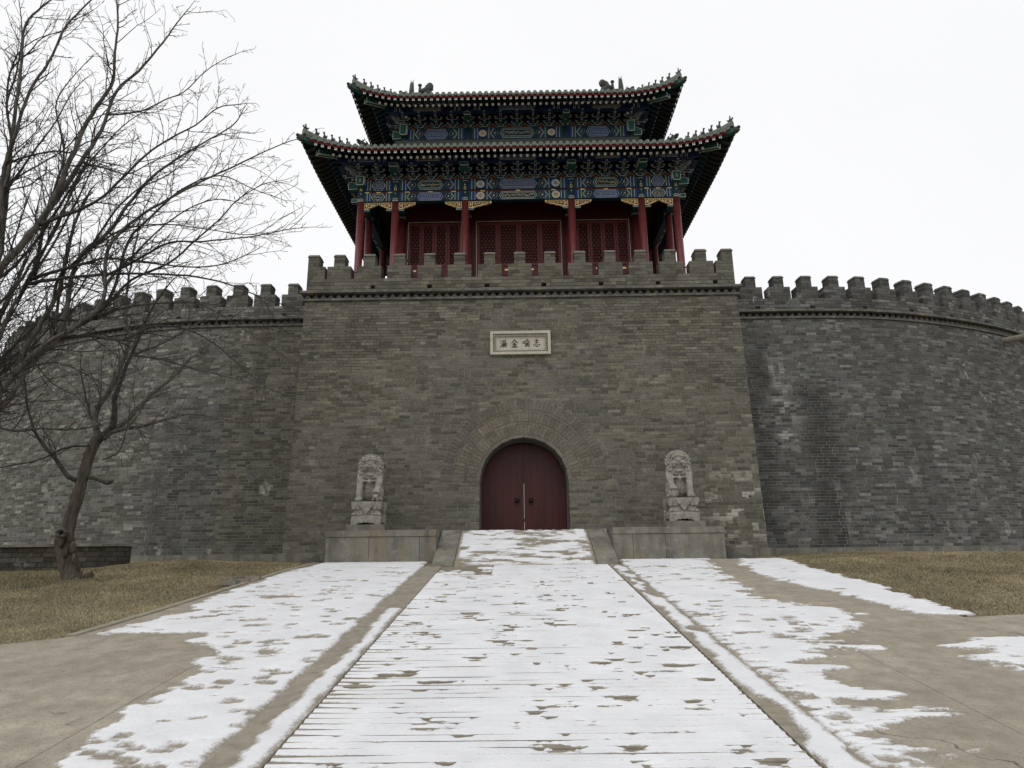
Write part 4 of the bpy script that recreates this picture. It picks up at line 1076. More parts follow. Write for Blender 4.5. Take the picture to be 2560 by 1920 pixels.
# side rows: local frame turned 90 degrees (distance from centre differs, so shift)
def bracket_side(sx, xw, y0, y1, z, n):
    for i in range(n+1):
        y = y0+(y1-y0)*i/n; M = Matrix.Translation((sx*xw, y, z)) @ Matrix.Rotation(R(90)*sx, 4, 'Z')
        link('bracket_set', BR[i % 2], pav, M)
        if i < n: link('bracket_board', FL, pav, Matrix.Translation((sx*(xw-.02), y+(y1-y0)/n/2, z)) @ Matrix.Rotation(R(90)*sx, 4, 'Z') @ Matrix.Diagonal(((y1-y0)/n/.42, 1, 1, 1)))
for sx in (-1, 1): bracket_side(sx, 5.07, 18.5, 25.3, 13.295, 12)
# corner bracket arms, splayed diagonally
def corner_arms(x, y, z, sx, k=1.0):
    for i, (L, dz) in enumerate(((.38, .09), (.55, .18), (.74, .27), (.9, .37))):
        q = MB(); d = Vector((sx, -1, 0)).normalized(); p0 = Vector((x, y, z+dz)); p1 = p0+d*L*k; p2 = p1+d*.1+Vector((0, 0, .045))
        s_ = d.cross(Vector((0, 0, 1)))*.045; h = Vector((0, 0, .075))
        q.hexa([p0-s_, p0+s_, p2+s_*.4, p2-s_*.4, p0-s_+h, p0+s_+h, p2+s_*.4+h*.4, p2-s_*.4+h*.4], GREEN if i % 2 == 0 else BLUE)
        e = Vector((0, 0, .008))
        q.tube([p0+h+s_, p2+h*.45+s_*.4], .009, 4, WHITE); q.tube([p0+h-s_, p2+h*.45-s_*.4], .009, 4, WHITE); q.tube([p0+s_, p2+s_*.4], .008, 4, WHITE); q.tube([p0-s_, p2-s_*.4], .008, 4, WHITE)
        q.build('corner_arm', PM, pav)
for sx in (-1, 1): corner_arms(sx*5.07, 18.5, 13.295, sx)
# beam heads over the inner columns, corner tie ends
def beam_head(x, y, z0, z1, w_=.13, name='beam_head'):
    q = MB(); P = [(x-w_, z0), (x+w_, z0), (x+w_, z1-.04), (x+w_*.5, z1), (x-w_*.5, z1), (x-w_, z1-.04)]
    oprism(q, P, y, y+.5, GREEN, .014)
    zc = z0+(z1-z0)*.33; q.box(x-w_, x+w_, y-.005, y-.001, zc, zc+.014, WHITE)
    q.build(name, PM, pav)
for x in CX[1:5]: beam_head(x, 17.84, 13.43, 13.80)
for sx in (-1, 1):
    q = MB(); x = sx*5.07; oprism(q, [(x-.115, 13.0), (x+.115, 13.0), (x+.13, 13.1), (x+.13, 13.32), (x-.13, 13.32), (x-.13, 13.1)], 18.18, 18.40, GREEN, .014)
    for dx in (-.02, .02): q.box(x+dx-.006, x+dx+.006, 18.172, 18.177, 13.1, 13.22, WHITE)
    q.build('beam_head', PM, pav)
    q = MB(); x0, x1 = sorted((sx*5.19, sx*5.5)); oprism(q, [(x0, 12.98), (x1, 13.0), (x1, 13.2), (x0, 13.27)], 18.42, 18.6, GREEN, .014); q.build('beam_head', PM, pav)
    q = MB(); x0, x1 = sorted((sx*5.19, sx*5.38)); obox(q, x0, x1, 18.44, 18.58, 12.53, 12.66, GREEN); q.build('beam_head', PM, pav)

# ---- purlins carried by the bracket sets
def purlin(x0, x1, y, z0, z1, bounds, k0=0):
    b = MB(); b.box(x0, x1, y-.08, y+.08, z0, z1); o = b.build('purlin', 'paint_navy', pav)
    for i, (a, c) in enumerate(zip(bounds[:-1], bounds[1:])):
        q = MB(); cx = (a+c)/2; L = c-a; cz = (z0+z1)/2; y1 = y-.083; H = z1-z0; hw = L*.17
        for hh_, ex, m, yy in ((H*.40, .05, WHITE, y1), (H*.40-.010, .04, NAVY, y1-.003), (H*.28, .0, WHITE, y1-.006), (H*.28-.01, -.01, [BLUE, TEAL][(i+k0) % 2], y1-.009)):
            w_ = hw+ex; t = hh_*.7; q.face([(cx-w_, yy, cz), (cx-w_+t, yy, cz-hh_), (cx+w_-t, yy, cz-hh_), (cx+w_, yy, cz), (cx+w_-t, yy, cz+hh_), (cx-w_+t, yy, cz+hh_)], m)
        for s in (-1, 1):
            for d in (.24, .30, .40): q.box(min(cx+s*(L/2-d), cx+s*(L/2-d-.014)), max(cx+s*(L/2-d), cx+s*(L/2-d-.014)), y1-.001, y1, z0+.02, z1-.02, WHITE)
            xk = cx+s*(L/2-.47); seg2(q, (xk, z1-.03), (xk+s*.06, cz), .014, y1, WHITE); seg2(q, (xk+s*.06, cz), (xk, z0+.03), .014, y1, WHITE)
        n = int(hw*2/.05)
        for j in range(n): seg2(q, (cx-hw+.03+.05*j, cz-H*.16), (cx-hw+.06+.05*j, cz+H*.16), .012, y1-.012, GOLD if (i+k0) % 2 else WHITE)
        q.build('painted_panel', PM, o)
purlin(-5.75, 5.75, 17.9, 13.56, 13.80, [-5.6]+CX[1:5]+[5.6])
for sx in (-1, 1):
    b = MB(); b.box(sx*5.67-.08, sx*5.67+.08, 17.85, 25.95, 13.56, 13.80); b.build('purlin', 'paint_navy', pav)
b = MB(); b.box(-5.75, 5.75, 25.82, 25.98, 13.56, 13.80); b.build('purlin', 'paint_navy', pav)

# ---- roofs
class Roof:
    def __init__(s, name, ex, ey, ze, rise, hz, run, gx, lift, x_lift0):
        # ex, ey: half extents of the eave line; ze: eave height (top of tile bed); run: horizontal run of the slope; rise: its height
        s.name, s.ex, s.ey, s.ze, s.rise, s.run, s.gx, s.lift, s.l0 = name, ex, ey, ze, rise, run, gx, lift, x_lift0
    def lf(s, a, half): # corner lift for coordinate a along an eave of half length
        return s.lift*max(0.0, (abs(a)-(half-s.l0))/s.l0)**2
    def prof(s, d):
        t = max(0, d/s.run); return s.rise*(0.72*t+0.28*t*t) if d >= 0 else s.rise*.72*d/s.run
    def P(s, side, a, d, h=0.0):
        # side 0 front, 1 right, 2 back, 3 left ; a along eave, d inwards
        half = s.ex if side in (0, 2) else s.ey
        z = s.ze+s.prof(d)+s.lf(a, half)*max(0, 1-d/s.run)**1.6+h; out = (s.ey if side in (0, 2) else s.ex)-d+0.35*s.lf(a, half)*max(0, 1-d/s.run)
        if side == 0: return Vector((a, YC-out, z))
        if side == 2: return Vector((-a, YC+out, z))
        if side == 1: return Vector((out, YC+a, z))
        return Vector((-out, YC-a, z))
    def dmax(s, side, a):
        half = s.ex if side in (0, 2) else s.ey
        return min(half-abs(a), s.run if side in (0, 2) else min(s.run, s.ex-s.gx))
SUBR = {}
def build_roof(rf, nfront, nside, hgap):
    roof = thing_part(rf.name)
    # deck with soffit
    for side in range(4):
        half = rf.ex if side in (0, 2) else rf.ey; n = 48; b = MB(); nd = 6
        for i in range(n):
            a0 = -half+2*half*i/n; a1 = -half+2*half*(i+1)/n; m0, m1 = rf.dmax(side, a0), rf.dmax(side, a1)
            for j in range(nd):
                q = [rf.P(side, a0, m0*j/nd, -.03), rf.P(side, a1, m1*j/nd, -.03), rf.P(side, a1, m1*(j+1)/nd, -.03), rf.P(side, a0, m0*(j+1)/nd, -.03)]
                b.face(q, 0); b.face([v-Vector((0, 0, .05)) for v in q[::-1]], 1)
            q = [rf.P(side, a0, 0, -.03), rf.P(side, a1, 0, -.03)]; b.face([q[0]-Vector((0, 0, .05)), q[1]-Vector((0, 0, .05)), q[1], q[0]], 0)
        b.build('roof_deck', ['roof_tile', 'soffit'], roof)
        # red eave board
        b = MB()
        for i in range(n):
            a0 = -half+2*half*i/n; a1 = -half+2*half*(i+1)/n; P_ = []
            for h in (-.165, -.085):
                for a, d in ((a0, -.015), (a1, -.015), (a1, .012), (a0, .012)): P_.append(rf.P(side, a, d, h))
            b.add(P_, [(4, 5, 6, 7), (0, 1, 5, 4), (1, 2, 6, 5), (3, 0, 4, 7)], 0); b.add(P_, [(3, 2, 1, 0), (2, 3, 7, 6)], 1)
        b.build('eave_board', ['eave_red', 'soffit'], roof)
    for side in (0, 1, 3, 2):
        half = rf.ex if side in (0, 2) else rf.ey; n = nfront if side in (0, 2) else nside
        if side == 2: n = n//2
        for i in range(n):
            a = -half+2*half*(i+.5)/n; dm = rf.dmax(side, a)
            # tile row: half round cover tile with its round end disc
            q = MB(); r_ = .062; K = 5; ds = [-.09]+[dm*t for t in (0.12, .4, .7, 1.0)] if dm > .35 else [-.09, max(dm, .02)]
            c0 = rf.P(side, a, 0); tdir = (rf.P(side, min(a+.01, half), 0.0)-rf.P(side, a-.01, 0.0)); tdir.z = 0; tdir.normalize()
            V = []
            for d in ds:
                p = rf.P(side, a, d, -.02)
                for k in range(K+1):
                    t = math.pi*k/K; V.append(p+tdir*(r_*math.cos(t))+Vector((0, 0, r_*math.sin(t))))
            q.add(V, [(j*(K+1)+k, j*(K+1)+k+1, (j+1)*(K+1)+k+1, (j+1)*(K+1)+k)[::-1] for j in range(len(ds)-1) for k in range(K)], 0)
            p = rf.P(side, a, -.095, -.025); nf = 8; oo = rf.P(side, a, -.12)-rf.P(side, a, 0); oo.z = 0; oo.normalize()
            disc = [p+tdir*(r_*1.12*math.cos(2*math.pi*k/nf))+Vector((0, 0, r_*1.12*math.sin(2*math.pi*k/nf))) for k in range(nf)]
            q.add(disc+[v-oo*.03 for v in disc], [tuple(range(nf)), tuple(range(2*nf-1, nf-1, -1))]+[(k, (k+1) % nf, (k+1) % nf+nf, k+nf) for k in range(nf)], 1)
            if side == 2: q = q
            q.build('tile_row', ['roof_tile', 'roof_tile_end'], roof)
            if side != 2 and i < n-1:
                a2 = a+half/n; p = rf.P(side, a2, -.08, -.03); s_ = half/n*.95
                prof = [(-s_, .015), (-s_*.8, -.035), (-s_*.35, -.075), (0, -.10), (s_*.35, -.075), (s_*.8, -.035), (s_, .015), (0, -.01)]
                A = [p+tdir*u+Vector((0, 0, v)) for u, v in prof]; Bk = [v-oo*.02 for v in A]
                q = MB(); m_ = len(A); q.add(A+Bk, [tuple(range(m_)), tuple(range(2*m_-1, m_-1, -1))]+[(k, (k+1) % m_, (k+1) % m_+m_, k+m_) for k in range(m_)]); q.build('drip_tile', 'roof_tile_end', roof)
            if side == 2: continue
            # flying rafter, square, painted end
            q = MB(); w_ = .042; d1 = min(.85, max(.12, dm*.9)); P_ = []
            if abs(a) < half-.16:
                for h in (-.255, -.170):
                    for dd, u in ((.02, -w_), (.02, w_), (d1, w_), (d1, -w_)): P_.append(rf.P(side, a, dd, h if dd < .1 else h+.02)+tdir*u)
                if side in (0, 1, 2, 3): q.hexa([P_[0], P_[1], P_[2], P_[3], P_[4], P_[5], P_[6], P_[7]], 0)
                f = oo*.003; e = .004; A = [P_[0], P_[1], P_[5], P_[4]]; q.face([v+oo*.003 for v in A], 1)
                mid = (A[0]+A[1]+A[2]+A[3])/4+oo*.005; q.face([mid+tdir*u+Vector((0, 0, v)) for u, v in ((-.006, -.03), (.006, -.03), (.006, .03), (-.006, .03))], 2); q.face([mid+oo*.001+tdir*u+Vector((0, 0, v)) for u, v in ((-.03, -.006), (.03, -.006), (.03, .006), (-.03, .006))], 2)
                q.build('flying_rafter', ['rafter_brown', 'paint_dot', 'paint_green'], roof)
            # round rafter with white painted end
            if dm > .55:
                d1 = min(dm, 1.75); p0 = rf.P(side, a, .46, -.335); p1 = rf.P(side, a, d1, -.30); q = MB(); q.tube([p0, p1], .046, 8, 0)
                ax_ = (p0-p1).normalized(); up_ = tdir.cross(ax_)
                q.face([p0+ax_*.004+(tdir*math.cos(2*math.pi*k/8)+up_*math.sin(2*math.pi*k/8))*.046 for k in range(8)], 1)
                q.build('round_rafter', ['paint_teal', 'paint_dot'], roof)
    return roof
def make_ridge_bed(rf, zt):
    b = MB()
    if rf.name == 'upper_roof': b.box(-rf.gx, rf.gx, YC-.1, YC+.1, zt-.25, zt+.18)
    else:
        x = 3.957+.10
        for sx in (-1, 1):
            b.box(min(sx*x, sx*(x+.14)), max(sx*x, sx*(x+.14)), 19.36, 24.44, zt-.12, zt+.12)
        b.box(-x-.14, x+.14, 19.36-.14, 19.359, zt-.12, zt+.12); b.box(-x-.14, x+.14, 24.441, 24.58, zt-.12, zt+.12)
    return b.build(rf.name, 'ridge_tile', pav)
LOW = Roof('lower_roof', 6.47, 4.80, 13.66, 1.55, 0, 2.45, 4.02, .35, 2.1)
UPR = Roof('upper_roof', 5.36, 3.72, 16.37, 2.55, 0, 3.72, 4.15, .33, 1.9)
def thing_part(name):
    return make_ridge_bed(LOW, LOW.ze+LOW.rise) if name == 'lower_roof' else make_ridge_bed(UPR, UPR.ze+UPR.rise)
lower = build_roof(LOW, 64, 48, 0); upper = build_roof(UPR, 53, 37, 0)

# ---- hip ridges, corner beams and ridge beasts
def beast_mesh():
    q = MB(); q.ball((0, 0, .07), (.035, .06, .07), 8, 6); q.ball((0, -.035, .15), (.028, .03, .055), 7, 5); q.ball((0, -.05, .205), (.030, .045, .030), 7, 5)
    for s in (-1, 1): q.tube([(s*.015, -.03, .22), (s*.022, -.02, .262)], [.010, .003], 4); q.tube([(s*.02, -.055, .09), (s*.02, -.06, 0)], .012, 5)
    q.tube([(0, .05, .06), (0, .075, .12), (0, .06, .18)], [.02, .018, .008], 5); q.box(-.035, .035, -.075, .06, -.03, .01)
    return q.mesh('ridge_beast', 'ridge_tile', True)
def head_mesh():
    q = MB(); q.ball((0, 0, .10), (.08, .16, .12), 9, 6); q.ball((0, -.15, .15), (.065, .10, .06), 8, 5); q.ball((0, -.14, .07), (.05, .08, .03), 7, 4)
    for s in (-1, 1): q.tube([(s*.04, -.02, .20), (s*.06, .06, .28), (s*.05, .02, .33)], [.025, .018, .005], 5)
    q.tube([(0, .12, .15), (0, .2, .24), (0, .13, .30)], [.05, .04, .01], 6)
    return q.mesh('ridge_head', 'ridge_tile', True)
def rider_mesh():
    q = MB(); q.ball((0, 0, .06), (.05, .10, .05), 8, 5); q.ball((0, -.09, .10), (.03, .04, .035), 7, 5); q.tube([(0, .01, .09), (0, 0, .19)], [.035, .022], 6); q.ball((0, 0, .215), .026, 7, 5)
    q.tube([(0, .09, .07), (0, .14, .15)], [.03, .008], 5); q.tube([(-.03, -.01, .17), (-.05, -.03, .25)], [.01, .005], 4); return q.mesh('ridge_rider', 'ridge_tile', True)
BEAST, HEAD, RIDER = beast_mesh(), head_mesh(), rider_mesh()
def hips(rf, roof, zoff, n_beast, up_to):
    for sx in (-1, 1):
        for sy in (-1, 1):
            side = 0 if sy < 0 else 2
            def hp(d, h=0.0):
                a = (rf.ex-d)*(sx if sy < 0 else -sx); v = rf.P(side, a, d, h); return v
            pts = [hp(d) for d in np.linspace(0.0, up_to, 14)]
            tip = pts[0]; dirn = (pts[0]-pts[2]); dirn.z = 0; dirn.normalize()
            pts = [tip+dirn*.10+Vector((0, 0, .03))]+pts; q = MB(); sd_ = dirn.cross(Vector((0, 0, 1)))
            # ridge: trapezoid section
            for i in range(len(pts)-1):
                a_, c_ = pts[i], pts[i+1]; P_ = []
                for (w_, h) in ((.085, -.05), (.06, .11)):
                    for p in (a_, c_): pass
                    P_ += [a_+sd_*w_+Vector((0, 0, h)), a_-sd_*w_+Vector((0, 0, h)), c_-sd_*w_+Vector((0, 0, h)), c_+sd_*w_+Vector((0, 0, h))]
                q.hexa(P_)
            q.tube([p+Vector((0, 0, .13)) for p in pts], .045, 6)
            q.build('hip_ridge', 'roof_tile_end', roof)
            # corner beam with upturned beast-head cap
            q = MB(); p0 = hp(2.2, -.42); p1 = hp(.28, -.34); p2 = tip+dirn*.16+Vector((0, 0, -.14)); s_ = sd_*.075
            dn = Vector((0, 0, -.15))
            for a_, c_, wd in ((p0, p1, 1), ):
                q.hexa([a_-s_+dn, a_+s_+dn, c_+s_+dn, c_-s_+dn, a_-s_, a_+s_, c_+s_, c_-s_], 0)
                for s2 in (-1, 1): q.tube([a_+s_*s2*1.02+dn, c_+s_*s2*1.02+dn, c_+s_*s2*1.02], .012, 4, 1)
                q.tube([c_-s_*1.02+dn, c_+s_*1.02+dn], .012, 4, 1)
            a_, c_ = hp(1.3, -.22), p2; dn2 = Vector((0, 0, -.13))
            q.hexa([a_-s_+dn2, a_+s_+dn2, c_+s_+dn2, c_-s_+dn2, a_-s_, a_+s_, c_+s_, c_-s_], 0)
            for i in range(6):     # white flicks along the beam sides
                t = .45+.08*i; m_ = a_.lerp(c_, t)
                for s2 in (-1, 1): q.tube([m_+s_*s2*1.04+dn2*.15, m_.lerp(c_, .06)+s_*s2*1.04+dn2*.5, m_+s_*s2*1.04+dn2*.85], .009, 3, 1)
            q.build('corner_beam', ['paint_green', 'paint_white'], roof)
            q = MB(); q.ball(p2+dirn*.02+Vector((0, 0, -.06)), (.10, .10, .11), 8, 6); q.ball(p2+dirn*.11+Vector((0, 0, -.01)), (.06, .06, .05), 7, 5); q.ball(p2+dirn*.10+Vector((0, 0, -.10)), (.05, .05, .035), 7, 5)
            q.build('beam_end_beast', 'ridge_tile', roof, True)
            # figures
            ang = math.atan2(dirn.y, dirn.x)+math.pi/2
            def put(me, d, k=1.0):
                p = hp(d, .165); link(me.name, me, roof, Matrix.Translation(p) @ Matrix.Rotation(ang, 4, 'Z') @ Matrix.Scale(k, 4))
            put(RIDER, -.02, .85)
            for i in range(n_beast): put(BEAST, .24+.185*i, .95)
            put(HEAD, .42+.185*n_beast, .95)
hips(LOW, lower, 0, 5, 2.40); hips(UPR, upper, 0, 5, 1.21)
# upper roof: gables, verge ridges and the main ridge ends
zr = UPR.ze+UPR.rise
for sx in (-1, 1):
    x = sx*4.15; b = MB(); dz = 2.5
    pf = [UPR.P(0, 0, d) for d in np.linspace(1.2, 3.72, 8)]
    poly = [(p.y, p.z) for p in pf]+[(2*YC-p.y, p.z) for p in pf[::-1][1:]]
    b.prism(poly if sx < 0 else poly[::-1], x-.03, x+.03, axis='x'); b.build('gable', 'wall_red', upper)
    for s in (-1, 1):
        b = MB(); pts = [Vector((x+sx*.06, YC+s*(YC-p.y), p.z+.06)) for p in pf]; b.tube(pts, .085, 6); b.build('verge_ridge', 'roof_tile_end', upper)
    # dragon-like ridge ornament: body, curled tail, short hilt and tall forked fin
    b = MB(); xb = sx*3.80; z0 = zr+.10
    b.hexa([(xb-.42, YC-.12, z0), (xb+.42, YC-.12, z0), (xb+.42, YC+.12, z0), (xb-.42, YC+.12, z0), (xb-.30, YC-.10, z0+.36), (xb+.30, YC-.10, z0+.36), (xb+.30, YC+.10, z0+.36), (xb-.30, YC+.10, z0+.36)])
    b.ball((sx*3.62, YC, z0+.42), (.24, .12, .18), 10, 6)
    c0 = Vector((sx*3.52, YC, z0+.62)); pts = [Vector((sx*3.80, YC, z0+.38)), Vector((sx*3.62, YC, z0+.52))]+[c0+Vector((.13*(1-.06*i)*math.cos(-sx*(.6*i)+ (math.pi if sx < 0 else 0)*0), 0, .13*(1-.06*i)*math.sin(.6*i))) for i in range(7)]
    b.tube(pts, [.16, .14]+[.10, .095, .09, .085, .08, .075, .07], 8); b.ball((sx*3.47, YC, z0+.70), (.15, .10, .18), 10, 7)
    b.tube([(sx*3.86, YC, z0+.3), (sx*3.87, YC, z0+.72)], [.085, .05], 7); b.lathe([(.05, z0+.72), (.08, z0+.75), (.08, z0+.79), (.04, z0+.81)], sx*3.87, YC, 8)
    b.build('ridge_ornament', 'ridge_tile', upper, True)
    b = MB(); b.tube([(sx*4.20, YC, z0-.1), (sx*4.20, YC, z0+.5), (sx*4.19, YC, z0+.86)], [.13, .105, .075], 8)
    for dx, hh_ in ((-.05, 1.02), (0.0, .94), (.05, 1.05)): b.tube([(sx*4.19+dx*.6, YC, z0+.8), (sx*4.19+dx, YC, z0+hh_)], [.035, .008], 5)
    b.build('ridge_fin', 'ridge_tile', upper, True)
# boards closing the eaves and the ceiling of the gallery
b = MB(); b.box(-5.0, 5.0, 18.6, 25.2, 13.30, 13.34); b.build('gallery_ceiling', 'ceiling', pav)

# ---- core with lattice doors
b = MB(); b.box(-3.957, 3.957, 19.66, 19.74, 12.44, 15.4); b.build('lintel_wall', 'wall_red', pav)
for sx in (-1, 1):
    b = MB(); x0, x1 = sorted((sx*3.90, sx*4.0)); b.box(x0, x1, 19.7, 24.2, 8.12, 15.4); b.build('core_wall', 'wall_red', pav)
b = MB(); b.box(-3.957, 3.957, 24.15, 24.25, 8.12, 15.4); b.build('core_wall', 'wall_red', pav)
b = MB(); b.box(-3.9, 3.9, 20.6, 20.65, 8.12, 13.0); b.build('shade_backing', 'door_and_shade_dark', pav)  # added dark sheet stands for the unlit interior behind the lattice
def lattice(w_, h):
    q = MB(); sp = .108; t = .013
    L = math.hypot(w_, h)
    for ang in (0, 60, 120):
        a = R(ang); dx, dz = math.cos(a), math.sin(a); nx_, nz_ = -dz, dx; n = int(L/sp)+2
        for i in range(-n, n+1):
            ox, oz = w_/2+nx_*i*sp, h/2+nz_*i*sp
            lo, hi = -1e9, 1e9
            for o_, d_, m_ in ((ox, dx, w_), (oz, dz, h)):
                if abs(d_) < 1e-9:
                    if o_ < 0 or o_ > m_: lo, hi = 1, 0
                    continue
                u0, u1 = sorted(((0-o_)/d_, (m_-o_)/d_)); lo = max(lo, u0); hi = min(hi, u1)
            if hi-lo < .03: continue
            x0, z0, x1, z1 = ox+dx*lo, oz+dz*lo, ox+dx*hi, oz+dz*hi; k = ang/60*.004
            q.add([(x0-nx_*t/2, k, z0-nz_*t/2), (x1-nx_*t/2, k, z1-nz_*t/2), (x1+nx_*t/2, k, z1+nz_*t/2), (x0+nx_*t/2, k, z0+nz_*t/2), (x0-nx_*t/2, k+.02, z0-nz_*t/2), (x1-nx_*t/2, k+.02, z1-nz_*t/2), (x1+nx_*t/2, k+.02, z1+nz_*t/2), (x0+nx_*t/2, k+.02, z0+nz_*t/2)], [(0, 1, 2, 3), (0, 4, 5, 1), (2, 6, 7, 3)])
    # boss at each crossing
    for i in range(int(w_/sp)+1):
        for j in range(int(h/(sp*.866))+1):
            x, z = w_/2+((i-int(w_/sp)/2)+(.5 if j % 2 else 0))*sp*1.1547*.5*2, j*sp*.866
            if .02 < x < w_-.02 and .02 < z < h-.02: q.face([(x-.014, -.004, z), (x, -.004, z-.014), (x+.014, -.004, z), (x, -.004, z+.014)])
    return q.mesh('lattice', 'lattice_bar')
DF = 19.58; ZL0, ZL1 = 10.86, 12.26; LM = {}
for (xa, xb) in ((-3.70, -1.95), (-1.40, 1.41), (1.95, 3.70)):
    n = 4; w_ = (xb-xa)/n; key = round(w_, 3)
    st = .085 if w_ > .5 else .07
    lw = w_-2*st-.02; LMesh = LM.setdefault(key, lattice(lw, ZL1-ZL0))
    for i in range(n):
        x0 = xa+i*w_+.006; x1 = xa+(i+1)*w_-.006; b = MB()
        b.box(x0, x0+st, DF, DF+.06, 8.14, 12.36); b.box(x1-st, x1, DF, DF+.06, 8.14, 12.36)
        for z0, z1 in ((8.14, 8.26), (9.42, 9.52), (9.72, 9.80), (10.42, 10.50), (10.76, 10.86), (12.26, 12.36)): b.box(x0+st, x1-st, DF+.004, DF+.056, z0, z1)
        for z0, z1 in ((8.26, 9.42), (9.52, 9.72), (9.80, 10.42), (10.50, 10.76)): b.box(x0+st, x1-st, DF+.025, DF+.045, z0, z1)
        o = b.build('lattice_door', 'lattice_red', pav)
        link('lattice', LMesh, o, Matrix.Translation((x0+st, DF+.02, ZL0)))
        q = MB(); cx = (x0+x1)/2
        for zc in (10.63, 10.3): 
            wv = (x1-x0)/2-st-.03
            q.box(cx-wv*.55, cx+wv*.55, DF+.018, DF+.0245, zc-.028, zc+.028)
        for xe in (x0+st+.004, x1-st-.012): q.box(xe, xe+.008, DF+.018, DF+.0245, 9.85, 10.38)
        q.build('gilt_panel', 'paint_gold', o)
    # jambs with gilt line
    b = MB(); b.box(xa-.09, xa-.03, DF-.01, DF+.08, 8.12, 12.44); b.box(xb+.03, xb+.09, DF-.01, DF+.08, 8.12, 12.44); b.box(xa-.09, xb+.09, DF-.01, DF+.08, 12.44, 12.5); b.build('door_frame', 'wall_red', pav)
    b = MB(); b.box(xa-.022, xa-.008, DF-.016, DF-.004, 8.12, 12.40); b.box(xb+.008, xb+.022, DF-.016, DF-.004, 8.12, 12.40); b.box(xa-.008, xb+.008, DF-.016, DF-.004, 12.386, 12.40); b.build('gilt_line', 'paint_cream', pav)
for xa, xb in ((-3.957, -3.79), (-1.86, -1.49), (1.50, 1.86), (3.79, 3.957)):
    b = MB(); b.box(xa, xb, DF+.03, DF+.07, 8.12, 12.5); b.build('jamb_board', 'wall_red', pav)
# ---- upper storey
UX = [-3.957, -1.71, 1.71, 3.957]
b = MB(); b.box(-3.9, 3.9, 19.64, 24.16, 15.2, 16.75); b.build('upper_core', 'wall_red', pav)
for i, (a, c) in enumerate(zip(UX[:-1], UX[1:])):
    b = MB(); b.box(a, c, 19.52, 19.66, 15.55, 16.02); o = b.build('beam', 'paint_teal', pav)
    paint_beam(a+.13, c-.13, 15.57, 16.0, 19.515, 0 if i != 1 else 1, med=(i == 1)).build('painted_panel', PM, o)
for x in UX:
    b = MB(); b.lathe([(.13, 15.3), (.13, 16.05)], x, 19.6, 12, 0); b.build('upper_column', 'paint_teal', pav, True)
for sx in (-1, 1):
    b = MB(); b.box(sx*3.957-.07, sx*3.957+.07, 19.6, 24.2, 15.55, 16.02); b.build('beam', 'paint_teal', pav)
    q = MB(); x = sx*3.957; oprism(q, [(x-.11, 15.62), (x+.11, 15.62), (x+.12, 15.72), (x+.12, 16.05), (x-.12, 16.05), (x-.12, 15.72)], 19.28, 19.46, GREEN, .014); q.build('beam_head', PM, pav)
    q = MB(); x0, x1 = sorted((sx*4.08, sx*4.36)); oprism(q, [(x0, 15.6), (x1, 15.62), (x1, 15.85), (x0, 15.95)], 19.5, 19.68, GREEN, .014); q.build('beam_head', PM, pav)
    corner_arms(sx*3.957, 19.6, 16.03, sx, .85); bracket_side(sx, 3.957, 19.6, 24.2, 16.03, 8)
bracket_row(-3.957, 3.957, 19.6, 16.03, 14, 0, None)
purlin(-4.55, 4.55, 19.03, 16.27, 16.52, [-4.45]+UX[1:3]+[4.45], 1)
for sx in (-1, 1):
    b = MB(); b.box(sx*4.5-.08, sx*4.5+.08, 19.0, 24.8, 16.27, 16.52); b.build('purlin', 'paint_navy', pav)
    beam_head(sx*1.71, 18.97, 16.15, 16.50, .11)

# ================================================================== PLAQUE
pl = thing('stone_plaque', 'pale carved stone tablet with four dark characters above the arch', 'plaque', (-0.015, 15.3, 6.34))
PX0, PX1, PZ0, PZ1 = -.77, .74, 6.345, 6.955; py = gy_(6.65)-.07
def pbox(name, x0, x1, z0, z1, y0, y1, m='stone_pale'):
    b = MB(); b.box(x0, x1, y0, y1, z0, z1); return b.build(name, m, pl)
fw = .068
pbox('frame', PX0, PX1, PZ1-fw, PZ1, py-.03, py+.12); pbox('frame', PX0, PX1, PZ0, PZ0+fw, py-.03, py+.12)
pbox('frame', PX0, PX0+fw, PZ0+fw, PZ1-fw, py-.03, py+.12); pbox('frame', PX1-fw, PX1, PZ0+fw, PZ1-fw, py-.03, py+.12)
pbox('panel', PX0+fw, PX1-fw, PZ0+fw, PZ1-fw, py+.045, py+.12)
bd = MB(); iw = .045
for zz in (PZ0+fw+iw, PZ1-fw-iw):
    for x in np.arange(PX0+fw+.03, PX1-fw-.02, .042): bd.ball((x, py+.025, zz), (.016, .045, .030), 6, 4)
for xx in (PX0+fw+iw, PX1-fw-iw):
    for z in np.arange(PZ0+fw+iw+.045, PZ1-fw-iw-.02, .042): bd.ball((xx, py+.025, z), (.030, .045, .016), 6, 4)
bd.build('bead_border', 'stone_pale', pl, True)
